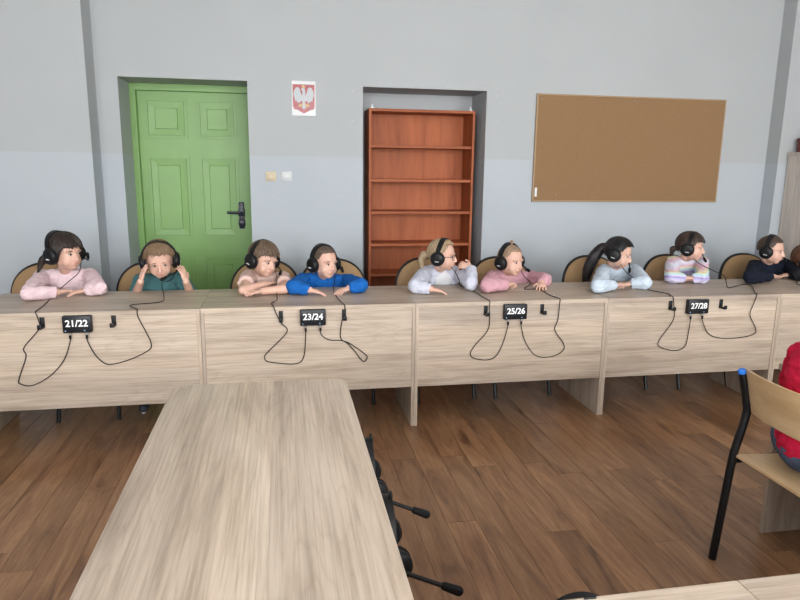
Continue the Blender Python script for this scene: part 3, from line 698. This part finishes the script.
def cable(t, lead, desk_pts, front_pts, k, s):
    """lead: free points; desk_pts lie on the desk top, front_pts hang on the desk front; ends in socket s of box k"""
    pts = [Vector(t['cup'])]+lead
    d = [at(x, y, 2, DH+0.0045) for x, y in desk_pts]
    f = [at(x, y, 1, YD-0.004) for x, y in front_pts]
    if d and f:
        e = Vector((d[-1].x*0.5+f[0].x*0.5, YD-0.004, DH+0.003))
        if d[-1].y < YD+0.01: d[-1].y = YD+0.012
        for q in f: q.z = min(q.z, DH-0.012)
        pts += d+[e]+f
    else: pts += d+f
    if k is not None:
        p = plug_pt(k, s); pts += [p+Vector((0, 0, -0.040)), p+Vector((0, 0, -0.028))]
    c = build('cable', G().tube(spline(pts, 6), 0.0027, 6), BLACK, t)
    if k is not None:
        build('plug_sleeve', G().lathe([(0.006, -0.034), (0.0065, -0.014), (0.005, -0.013)], p, (0, 0, 1), 10), BLACK, c)
        build('plug', G().lathe([(0.0055, -0.014), (0.0055, 0.0)], p, (0, 0, 1), 10), STEEL, c)
    del t['cup']
def person(label, H, sh, el, wr, hd, shirt, hairargs, skin=SKIN, sleeve='long', trousers=DARKT, hand_up=((0, 0, 1), (0, 0, 1)), curl=(12, 12), hood=False, under=None,
           pelvis=None, knees=None, ankles=None, fwd=(0, -1, 0), side=(-1, 1), tails=(), hair_mat=None, group='people wearing headsets along the back row', iris=None, brow=None, collar=True, hem=0.35, bulk=0.0):
    f = Vector(fwd); lf = Vector((-f.y, f.x, 0))       # lf: the person's left
    sh = [Vector(x) for x in sh]; el = [Vector(x) for x in el]; wr = [Vector(x) for x in wr]; hd = [Vector(x) for x in hd]
    mid = (sh[0]+sh[1])/2
    pv = Vector(pelvis) if pelvis else Vector((mid.x, 4.40, 0.57))
    root = thing('person', label, 'person', (pv.x, pv.y, 0.0), group)
    L = [lf*-1, lf]
    kn = knees or [pv+f*0.27+L[i]*0.085+Vector((0, 0, -0.01)) for i in (0, 1)]
    ak = ankles or [kn[i]+Vector((0, 0, -0.30))-f*0.06 for i in (0, 1)]
    kn = [Vector(x) for x in kn]; ak = [Vector(x) for x in ak]
    # --- body: one continuous surface
    g = G(); head_shapes(g, H)
    nb_ = H.p(0, -0.026, -0.070); nt = mid+Vector((0, 0, 0.012))-f*0.012
    g.capsule(nt, nb_, 0.034, 0.032)
    ch = mid*0.72+pv*0.28
    acr = (sh[1]-sh[0]).normalized(); upv = (mid-pv).normalized(); fw = acr.cross(upv); R = Matrix((acr, fw, upv)).transposed()
    sw = (sh[1]-sh[0]).length
    g.ell(ch, (sw*0.50, 0.072, 0.125), R); g.capsule(ch, pv, 0.075, 0.085); g.capsule(sh[0], sh[1], 0.034, 0.034)
    for i in (0, 1):
        g.chain([sh[i], el[i]], [0.034, 0.028]); g.chain([el[i], wr[i]], [0.029, 0.0205])
        hand(g, wr[i], hd[i]-wr[i], hand_up[i], side[i], curl[i])
        hp = pv+L[i]*0.06
        g.chain([hp, kn[i], ak[i]], [0.066, 0.045, 0.028]); g.capsule(ak[i]-f*0.01, ak[i]+f*0.08-Vector((0, 0, 0.035)), 0.026, 0.02)
    body = fuse('body', g, skin, root, 0.0037, 2)
    # --- clothes
    g = G(); a = 0.012
    top_ = G() if under else g
    top_.ell(ch+Vector((0, 0, bulk)), (sw*0.50+a, 0.072+a+bulk, 0.128+bulk*0.6), R); top_.capsule(ch, pv+(ch-pv)*hem, 0.075+a, 0.092+a)
    if under:
        for s_ in (-1, 1): g.ell(ch+acr*s_*sw*0.34-fw*0.006, (sw*0.24, 0.076+a, 0.130), R)
        g.ell(ch-fw*0.035*(1 if fw.dot(f) > 0 else -1), (sw*0.46+a, 0.06, 0.128), R)
    g.capsule(sh[0], sh[1], 0.034+a*0.7, 0.034+a*0.7)
    for i in (0, 1):
        if sleeve == 'long': g.chain([sh[i], el[i]], [0.036+a, 0.031+a]); g.capsule(el[i], el[i]+(wr[i]-el[i])*0.93, 0.031+a, 0.022+a*0.8, flat=(False, True))
        elif sleeve == 'mid': g.chain([sh[i], el[i]], [0.036+a, 0.030+a]); g.capsule(el[i], el[i]+(wr[i]-el[i])*0.22, 0.030+a, 0.029+a, flat=(False, True))
        else: g.capsule(sh[i], sh[i]+(el[i]-sh[i])*0.55, 0.038+a, 0.038+a, flat=(False, True))
    if hood: g.ell(nt-f*0.045+Vector((0, 0, 0.012)), (0.075, 0.045, 0.035)); 
    if collar:
        nd = (nb_-nt).normalized(); g.capsule(nt-nd*0.02, nt+nd*0.006, 0.052, 0.043, flat=(False, True))
    name = 'cardigan' if under else 'top'
    fuse(name, g, shirt, root, 0.0055, 3, 0.0085, 25)
    if under: fuse('undershirt', top_, under, root, 0.006, 3, 0.002)
    g = G(); g.capsule(pv+(ch-pv)*min(0.25, hem*0.8), pv-Vector((0, 0, 0.005)), 0.094, 0.097)
    for i in (0, 1):
        hp = pv+L[i]*0.06; g.chain([hp, kn[i]], [0.078, 0.056]); g.capsule(kn[i], kn[i]+(ak[i]-kn[i])*0.9, 0.056, 0.042, flat=(False, True))
    fuse('trousers', g, trousers, root, 0.008, 3, 0.004)
    for i in (0, 1):
        g = G(); c0, c1 = ak[i]-f*0.012-Vector((0, 0, 0.006)), ak[i]+f*0.085-Vector((0, 0, 0.04))
        g.capsule(c0, c1, 0.037, 0.029); so = fuse('shoe', g, SHOE, root, 0.006, 2)
        dd = (c1-c0).normalized(); dn = Vector((0, 0, -1)); dn = (dn-dd*dn.dot(dd)).normalized()
        g = G(); g.capsule(c0+dn*0.026-dd*0.008, c1+dn*0.019+dd*0.006, 0.018, 0.017); sl = fuse('sole', g, SOLE, so, 0.006, 1)
    # --- face
    ic = iris or IRIS
    for s in (-1, 1):
        eo = build('eye', G().ell(H.p(s*0.029, 0.0685, 0.000), (0.0105*H.s, 0.0070*H.s, 0.0052*H.s), H.R, 14, 10), EYEW, root)
        build('iris', G().ell(H.p(s*0.029+0.002, 0.0738, 0.0), (0.0058*H.s, 0.0032*H.s, 0.0054*H.s), H.R, 12, 8), ic, eo)
        build('eyelid', G().tube([H.p(s*(0.029+q), 0.0765-abs(q)*0.28, 0.0065-q*q*34) for q in (-0.0125, -0.006, 0, 0.006, 0.0125)], 0.0016*H.s, 6), brow or IRIS, eo)
        build('eyebrow', G().tube([H.p(s*(0.029+q), 0.0775-abs(q)*0.30-max(0, s*0)*0.0, 0.0205-q*q*22) for q in (-0.014, -0.006, 0.004, 0.014)], [0.0012*H.s, 0.0023*H.s, 0.0023*H.s, 0.001*H.s], 6), brow or hair_mat, root)
    build('lips', G().ell(H.p(0, 0.0820, -0.0475), (0.0150*H.s, 0.0050*H.s, 0.0030*H.s), H.R, 14, 8).ell(H.p(0, 0.0815, -0.0525), (0.0125*H.s, 0.0055*H.s, 0.0034*H.s), H.R, 14, 8), LIP, root)
    hr = hair(root, H, hair_mat, **hairargs)
    for kind, pts, rs, M_ in tails:
        if kind == 'tie': build('hair_tie', G().ell(pts, rs, None, 12, 8), M_, hr)
        else:
            g = G(); P = spline(pts, 6); n = len(P); rr = [np.interp(i/(n-1), np.linspace(0, 1, len(rs)), rs) for i in range(n)]
            g.chain(P, rr, 12)
            rnd = random.Random(int(H.c.x*1000))
            for q in range(14):
                o_ = Vector((rnd.uniform(-1, 1), rnd.uniform(-1, 1), rnd.uniform(-.3, .3)))*0.75
                g.tube([P[i]+o_*rr[i]*(0.7+0.4*i/n) for i in range(1, n)]+[P[-1]+o_*rr[-1]*1.4+(P[-1]-P[-3])*0.8], [rr[i]*0.35 for i in range(1, n)]+[0.0012], 6)
            fuse(kind, g, hair_mat, hr, 0.0045, 1, 0.0025, 45)
    return root

YS = 4.235                                      # depth of the shoulders
def AZ(p, z=0.799): return at(p[0], p[1], 2, z)
def AY(p, y): return at(p[0], p[1], 1, y)
brownd = hairm('dark_brown_hair', (0.028, 0.018, 0.014)); blondb = hairm('sandy_hair', (0.20, 0.125, 0.07)); brownl = hairm('light_brown_hair', (0.13, 0.085, 0.055))
buzz = hairm('cropped_brown_hair', (0.11, 0.075, 0.055)); blonde = hairm('blonde_hair', (0.36, 0.26, 0.155)); fair = hairm('fair_hair', (0.30, 0.20, 0.13))
blackh = hairm('black_hair', (0.012, 0.009, 0.009)); brownm = hairm('brown_hair', (0.045, 0.026, 0.018)); brown8 = hairm('short_brown_hair', (0.07, 0.045, 0.032)); auburn = hairm('auburn_hair', (0.10, 0.042, 0.022))
def rainbow():
    M = mat('pastel_rainbow_cloth', (0.7, 0.7, 0.8), 0.9, 0.15); nb = NB(M); v = coords(nb, (1, 1, 1), False)
    n = noise_tex(nb, v, 5, 2); w = nb.a('ShaderNodeTexWave'); w.bands_direction = 'Z'; w.inputs['Scale'].default_value = 1.7; w.inputs['Distortion'].default_value = 4.0; w.inputs['Detail'].default_value = 1; w.inputs['Detail Scale'].default_value = 0.8
    nb.k(v, w.inputs['Vector'])
    r = ramp(nb, [(0.0, (0.62, 0.58, 0.74)), (0.2, (0.30, 0.25, 0.52)), (0.36, (0.60, 0.56, 0.70)), (0.52, (0.36, 0.60, 0.66)), (0.68, (0.72, 0.66, 0.40)), (0.84, (0.70, 0.42, 0.52)), (1.0, (0.66, 0.66, 0.74))]); nb.k(w.outputs['Fac'], r.inputs[0])
    nb.k(r.outputs[0], nb.b.inputs['Base Color']); return M
def shpair(a, b, y0=YS, y1=None): return [AY(a, y0), AY(b, y1 or y0)]

# 0: pink sweatshirt, dark fringe
H = Head(AY((66, 253), 4.15), 54, 3, 0, 1.04)
person('person with dark fringe in pale pink sweatshirt leaning on folded hands', H, shpair((43, 277), (90, 276)),
       [AZ((29, 293)), AZ((99, 288))], [AZ((57, 292), 0.787), AZ((86, 290), 0.785)], [AZ((80, 288), 0.785), AZ((62, 295), 0.765)],
       cloth('pale_pink_cloth', (0.74, 0.56, 0.585)), dict(T=0.017, front=9, side=-34, back=-48), hair_mat=brownd, hood=True,
       tails=[('hair_lock', [H.p(-0.03, -0.085, 0.0), H.p(-0.06, -0.12, -0.05), H.p(-0.085, -0.13, -0.11)], [0.022, 0.024, 0.008], None)])
t = headset(H, 'black headset on the dark-fringed person in pale pink', boom_to=(0.075, 0.085, -0.012), back=26)
cable(t, [AY((79, 272), 4.02), AY((68, 282), 3.98)], [(58, 291), (44, 305), (36, 311)], [(38, 319), (39, 329), (24, 347.5), (26, 357), (19, 379), (20.5, 384), (32.5, 385.5), (50, 376), (64, 360)], -1, -1)
# 1: teal shirt, hands on the ear cups
H = Head(AY((159.5, 260.5), 4.13), 9, 18, -4, 1.04)
ah, bh = H.p(-0.112, 0.018, -0.030), H.p(0.112, 0.018, -0.036)
person('person in teal shirt holding the headset with both hands', H, shpair((141, 281), (180, 279)),
       [AY((136, 294), 4.20), AY((190, 293), 4.20)], [AY((140.5, 281.5), 4.055), AY((186, 281.5), 4.055)], [AY((144.5, 266), 4.07), AY((181.5, 268), 4.07)],
       cloth('teal_cloth', (0.055, 0.135, 0.14)), dict(T=0.016, front=25, side=0, back=-30), hair_mat=blondb, sleeve='mid', hand_up=((-1, -0.55, 0), (1, -0.55, 0)), curl=(9, 12), side=(-1, 1),
       ankles=[Vector((-0.872, 4.10, 0.075)), Vector((-0.60, 4.16, 0.20))], knees=None)
t = headset(H, 'black headset on the person in teal shirt', boom_to=(0.012, 0.118, -0.062), back=-4)
cable(t, [H.p(0.05, 0.08, -0.095), AY((162, 283), 3.99)], [(164, 297), (160, 302), (131, 305), (136, 310.5)], [(138, 317), (146, 332), (151, 343), (149, 350), (130, 359.5), (110, 364.5), (100, 360), (92, 350)], -1, 1)
# 2: pale pink t-shirt, bare crossed arms
H = Head(AY((264, 260), 4.14), 40, 13, 6, 1.02)
person('person in pale peach t-shirt with bare arms crossed on the desk', H, shpair((249, 277), (283, 279)),
       [AZ((243, 290), 0.785), AZ((285, 289), 0.785)], [AZ((266, 284), 0.800), AZ((262, 291), 0.778)], [AZ((276, 281), 0.80), AZ((250, 293), 0.774)],
       cloth('peach_cloth', (0.66, 0.47, 0.41)), dict(T=0.017, front=14, side=-6, back=-40), hair_mat=brownl, sleeve='short')
t = headset(H, 'black headset on the person in pale peach t-shirt', boom_to=(0.072, 0.09, -0.055), back=6)
cable(t, [AY((277, 278), 4.03), AY((276, 288), 3.97)], [(277, 299), (271.5, 303)], [(276, 313), (281, 323), (287, 332), (267, 353), (264.8, 357.5), (268, 361.6), (288, 364), (299.7, 362.5), (304.4, 354)], 0, -1)
# 3: blue hoodie
H = Head(AY((325, 263), 4.15), 32, 2, 2, 0.99)
person('person in bright blue hooded sweatshirt with both palms on the desk', H, shpair((304, 280), (347, 281)),
       [AZ((293, 287)), AZ((361, 285.5))], [AZ((310, 290), 0.785), AZ((349, 288), 0.785)], [AZ((323, 293), 0.765), AZ((337, 293), 0.765)],
       cloth('bright_blue_cloth', (0.012, 0.115, 0.40)), dict(T=0.006, front=31, side=0, back=-30, rough=0.001), hair_mat=buzz, hood=True)
t = headset(H, 'black headset on the person in bright blue', boom_to=(0.085, 0.072, -0.035), back=10)
cable(t, [AY((335, 278), 4.0)], [(333.5, 290), (337, 297), (343.5, 304)], [(345, 310), (342.4, 319), (340.6, 338), (350, 343.5), (366, 355), (366.5, 359), (362.7, 361), (352.6, 348.5), (343.6, 341), (330, 340), (322.5, 336)], 0, 1)
# 4: blonde with glasses, hand at the mouth
H = Head(AY((443, 256), 4.15), 58, 2, 0, 0.98); HG = H
mo = H.p(-0.012, 0.120, -0.040)
person('blonde person in pale lilac cardigan resting chin on one hand', H, shpair((426, 273), (459, 273), YS, YS-0.02),
       [AZ((415, 286)), AZ((471, 283.5))], [AZ((431, 289), 0.785), mo+Vector((0.075, -0.03, -0.022))], [AZ((446, 292), 0.765), mo],
       cloth('pale_lilac_cloth', (0.57, 0.58, 0.67)), dict(T=0.012, front=40, side=0, back=-36), hair_mat=blonde, under=cloth('white_cloth', (0.72, 0.72, 0.74)), collar=False,
       hand_up=((0, 0, 1), (0.4, -0.8, 0.4)), curl=(12, 38), side=(-1, 1), brow=blondb,
       tails=[('ponytail', [H.p(0, -0.098, 0.0), H.p(-0.005, -0.135, -0.005), H.p(-0.01, -0.150, -0.05), H.p(-0.01, -0.135, -0.12)], [0.017, 0.028, 0.024, 0.007], None), ('tie', H.p(0, -0.105, 0.0), (0.019, 0.019, 0.019), WHITE)])
t = headset(H, 'black headset on the blonde person with glasses', boom_to=(0.035, 0.115, -0.075), back=-8)
cable(t, [AY((455, 272), 3.99), AY((459, 280), 3.95)], [(461, 286), (472.7, 290.5), (483, 297), (488.5, 300)], [(489.5, 307), (488.3, 329), (475, 345.4), (470.4, 353.5), (473.9, 358.2), (486.7, 360), (496, 356), (503, 343)], 1, -1)
gl = thing('glasses', 'thin dark-rimmed glasses worn by the blonde person', 'glasses', HG.p(0, 0.085, 0))
for s in (-1, 1):
    c = [HG.p(s*0.029+0.021*math.cos(a), 0.088-0.006*abs(math.cos(a)), 0.017*math.sin(a)-0.002) for a in np.linspace(0, 2*math.pi, 20)]
    build('rim', G().tube(c, 0.0018, 6), NAVY, gl)
    build('temple', G().tube([HG.p(s*0.050, 0.082, 0.004), HG.p(s*0.076, 0.045, 0.004), HG.p(s*0.080, -0.0, 0.002)], 0.0018, 6), NAVY, gl)
build('bridge', G().tube([HG.p(-0.008, 0.088, 0.002), HG.p(0, 0.092, 0.004), HG.p(0.008, 0.088, 0.002)], 0.0016, 6), NAVY, gl)
# 5: pink hoodie, fair thin hair
H = Head(AY((511, 261), 4.15), 28, 5, 0, 0.99)
person('fair-haired person in pink hooded sweatshirt with one fist on the desk', H, shpair((494, 277), (532, 278)),
       [AZ((487, 285.5)), AZ((545, 280))], [AZ((507, 285), 0.79), AZ((542, 283), 0.788)], [AZ((517, 281), 0.80), AZ((541, 290), 0.768)],
       cloth('pink_cloth', (0.60, 0.33, 0.375)), dict(T=0.007, front=34, side=4, back=-28, rough=0.002), hair_mat=fair, hood=True, curl=(60, 20),
       tails=[('topknot', [H.p(0, -0.02, 0.115), H.p(0.01, -0.02, 0.13), H.p(0.025, -0.03, 0.128)], [0.012, 0.012, 0.005], None)])
t = headset(H, 'black headset on the fair-haired person in pink', boom_to=(0.075, 0.098, -0.05), back=8)
cable(t, [AY((524, 276), 3.99)], [(531, 283.5), (524.5, 288.2), (527, 289.3), (539.2, 289.2), (549.7, 295), (557.5, 297.8)], [(559.8, 303), (557.9, 319.7), (554.9, 330.2), (563.3, 343), (563.3, 350), (554.4, 355.9), (540.4, 357), (532.2, 352.4), (524.5, 340)], 1, 1)
# 6: light blue top, long black ponytail
H = Head(AY((619, 254), 4.15), 46, 15, 4, 0.98)
pt = [H.p(0, -0.088, 0.012), H.p(0, -0.128, 0.0), AY((594, 257), 4.24), AY((588, 270), 4.26), AY((585, 284), 4.27)]
person('person with long black ponytail in pale blue top with folded arms', H, shpair((604, 271), (634, 271)),
       [AZ((598, 286)), AZ((645, 282.5))], [AZ((615, 285), 0.787), AZ((631, 283.5), 0.785)], [AZ((630, 283), 0.79), AZ((613, 287), 0.768)],
       cloth('pale_blue_cloth', (0.56, 0.64, 0.73)), dict(T=0.016, front=33, side=-4, back=-38), hair_mat=blackh,
       tails=[('ponytail', pt, [0.024, 0.036, 0.042, 0.036, 0.018], None), ('tie', H.p(0, -0.100, 0.012), (0.021, 0.021, 0.023), WHITE)])
t = headset(H, 'black headset on the person with long black ponytail', boom_to=(0.06, 0.1, -0.095), back=2)
cable(t, [AY((623, 268), 4.01), AY((630, 275.5), 3.98)], [(645, 285), (648, 289.5), (668.5, 293.8), (673, 297)], [(673.8, 304), (673.3, 320), (658.8, 341), (661, 347.5), (675, 350.5), (685, 346), (688.8, 330)], 2, -1)
# 7: rainbow top
H = Head(AY((691, 247.5), 4.16), 47, 4, 0, 0.95)
person('person in pastel rainbow-striped top with dark hair tied back', H, shpair((673, 262), (701, 262)),
       [AZ((671, 277), 0.795), AZ((702, 277.5), 0.795)], [AZ((685, 278), 0.79), AZ((692, 278.5), 0.785)], [AZ((694, 278), 0.79), AZ((683, 280), 0.768)],
       rainbow(), dict(T=0.016, front=16, side=-10, back=-40), hair_mat=brownm,
       tails=[('ponytail', [H.p(0, -0.092, -0.02), H.p(0, -0.125, -0.03), H.p(0, -0.128, -0.08)], [0.016, 0.022, 0.010], None)])
t = headset(H, 'black headset on the person in pastel rainbow top', boom_to=(0.05, 0.105, -0.085), back=-8)
cable(t, [AY((697, 262), 4.04), AY((714, 271), 4.0), AY((723, 275), 4.02)], [(726, 280.5), (727.4, 287), (731, 287.4), (744, 284.3), (751.5, 286), (755, 293)], [(753.6, 304), (750, 315), (755.6, 328), (754, 334), (740, 337.6), (720, 338), (708, 333)], 2, 1)
# 8: navy top
H = Head(AY((771.5, 250.5), 4.16), 34, 6, 0, 0.95)
person('person with short brown hair in navy top with clasped hands', H, shpair((755, 266), (787, 266)),
       [AZ((750, 277.5)), AZ((799, 274))], [AZ((771, 276.5), 0.788), AZ((791, 274), 0.788)], [AZ((782, 274), 0.79), AZ((780, 276), 0.77)],
       cloth('navy_cloth', (0.010, 0.013, 0.024)), dict(T=0.010, front=31, side=2, back=-30, rough=0.002), hair_mat=brown8)
t = headset(H, 'black headset on the person in navy top', boom_to=(0.06, 0.095, -0.06), back=2)
k3 = DESKX[3]
cable(t, [H.p(0.085, 0.01, -0.13), AY((793, 277), 4.10)], [(799, 279), (797, 284), (806, 286)], [(812, 300), (806, 320), (818, 335), (835, 330)], 3, -1)
# 9: neighbour at the edge of the view
H = Head(AY((806, 262), 4.10), 60, 30, 0, 1.04)
person('auburn-haired person in black top bending down beside the navy one', H, shpair((800, 270), (826, 272), 4.26),
       [AZ((797, 274.5), 0.795), AZ((842, 274), 0.795)], [AZ((813, 276), 0.788), AZ((832, 275), 0.788)], [AZ((825, 275), 0.79), AZ((818, 277), 0.77)],
       cloth('black_cloth', (0.012, 0.012, 0.014)), dict(T=0.016, front=25, side=-30, back=-45), hair_mat=auburn, skin=SKIN2)
t = headset(H, 'black headset on the auburn-haired person', back=30); cable(t, [], [(822, 285)], [(836, 300), (842, 325)], 3, 1)
# 10: person in red on the plywood chair
H = Head((1.965, 1.86, 1.005), 90, 12, 0, 1.08)
red = cloth('red_cloth', (0.50, 0.012, 0.045))
person('person in red sweatshirt and blue jeans sitting on plywood chair', H, [(1.875, 1.74, 0.85), (1.875, 1.985, 0.85)],
       [(1.885, 1.695, 0.735), (1.885, 2.03, 0.735)], [(2.065, 1.78, 0.822), (2.065, 1.95, 0.822)], [(2.14, 1.81, 0.785), (2.14, 1.92, 0.785)],
       red, dict(T=0.014, front=30, side=-5, back=-38), hair_mat=brownm, trousers=DENIM, pelvis=(1.832, 1.865, 0.555), fwd=(1, 0, 0), group=None, hem=0.10, bulk=0.028)
headset(H, 'black headset on the person in red sweatshirt', group=None)

# ------------------------------------------------------------ chairs of the back row
spots = [(46, 'person in pale pink'), (157, 'person in teal'), (264, 'person in pale peach t-shirt'), (334, 'person in bright blue'), (428, 'blonde person with glasses'), (500, 'fair-haired person in pink'), (591, 'person with long black ponytail'), (668, 'person in pastel rainbow top'), (744, 'person in navy top'), (812, 'auburn-haired person')]
first = None
for i, (px, who) in enumerate(spots):
    lab = 'tan upholstered chair with black rim behind the %s' % who
    o = make_chair(lab, None, 0) if first is None else copy_tree(first)
    first = first or o; o['label'] = lab
    o.location = (at(px, 268, 1, 4.49).x, 4.235, 0); o.rotation_euler = (0, 0, math.radians((-4, 5, -2, 3, 4, 2, 3, 2, 3, 0)[i]))

# ------------------------------------------------------------ headsets hanging on the near desks
def hung_headset(label, hookp, out, along, group=None, mic=(0.195, -0.115, -0.195)):
    """hangs by its headband from a hook; out: away from the desk, along: along the desk"""
    hp, o_, a_ = Vector(hookp), Vector(out), Vector(along); u = Vector((0, 0, 1))
    t = thing('headset', label, 'headset', hp-u*0.2, group)
    P = lambda a, o, z: hp+a_*a+o_*o+u*z
    c0 = 0.036
    pts = [P(0.085*math.cos(q), c0, -0.095+0.098*math.sin(q)) for q in np.linspace(-0.1, math.pi+0.1, 24)]
    V = []; F = []
    for p in pts:
        n = (p-P(0, c0, -0.095)).normalized()
        for x, y in ((-0.014, -0.005), (0.014, -0.005), (0.014, 0.005), (-0.014, 0.005)): V.append(p+o_*x+n*y)
    for i in range(len(pts)-1):
        for k in range(4): F.append((i*4+k, i*4+(k+1) % 4, i*4+4+(k+1) % 4, i*4+4+k))
    F += [(0, 1, 2, 3), tuple(len(V)-4+q for q in (3, 2, 1, 0))]
    build('headband', G().add(V, F), BLACK, t)
    for s in (-1, 1):
        c = P(s*0.070, c0+0.012, -0.135); ax = a_*s
        cup = build('ear_cup', G().lathe([(0.030, 0.004), (0.042, 0.006), (0.044, 0.014), (0.041, 0.023), (0.032, 0.029), (0.015, 0.031)], c, ax, 26), BLACK, t)
        build('cushion', G().lathe([(0.022, -0.018), (0.036, -0.019), (0.043, -0.010), (0.042, 0.002), (0.034, 0.006)], c, ax, 24), BLACKM, cup)
        build('slider', G().tube([P(s*0.086, c0, -0.09), P(s*0.098, c0+0.006, -0.115), P(s*0.098, c0+0.012, -0.135)], [0.010, 0.010, 0.013], 8), BLACK, t)
    m0 = P(-0.098, c0+0.012, -0.135); m2 = hp+o_*mic[0]+a_*mic[1]+u*mic[2]
    bp = [m0.lerp(m2, q) for q in np.linspace(0, 1, 7)]
    b_ = build('microphone_boom', G().tube(bp, [0.008, 0.006, 0.006, 0.006, 0.006, 0.006, 0.007], 10), BLACK, t)
    d_ = (m2-m0).normalized(); build('microphone', G().capsule(m2-d_*0.03, m2+d_*0.008, 0.0105, 0.0125, 12), BLACKM, b_)
    build('cable', G().tube(spline([P(-0.07, c0+0.012, -0.18), P(-0.08, c0-0.005, -0.24), P(-0.14, 0.012, -0.30), P(-0.22, 0.012, -0.22), P(-0.24, 0.014, -0.06)], 6), 0.0027, 6), BLACK, t)
    return t
for i, (y, lab) in enumerate(((1.87, 'black headset hanging on long bench, on the hook toward the back row'), (1.50, 'black headset hanging on long bench, on the hook by the bench joint'))):
    hook(TX1-0.007, y, 0.700, ('black hook on long bench holding the headset toward the back row', 'black hook on long bench holding the headset by the bench joint')[i], 'headset hooks on the long bench', (1, 0, 0))
    hung_headset(lab, (TX1-0.007, y, 0.672), (1, 0, 0), (0, 1, 0), 'headsets hanging on the near desks')
hook(0.53, 0.951, 0.722, 'black headset hook on the back of the short desk', None, (0, 1, 0))
hung_headset('black headset hanging on the back of the short desk', (0.53, 0.951, 0.722), (0, 1, 0), (-1, 0, 0), 'headsets hanging on the near desks', (0.06, -0.12, -0.17))
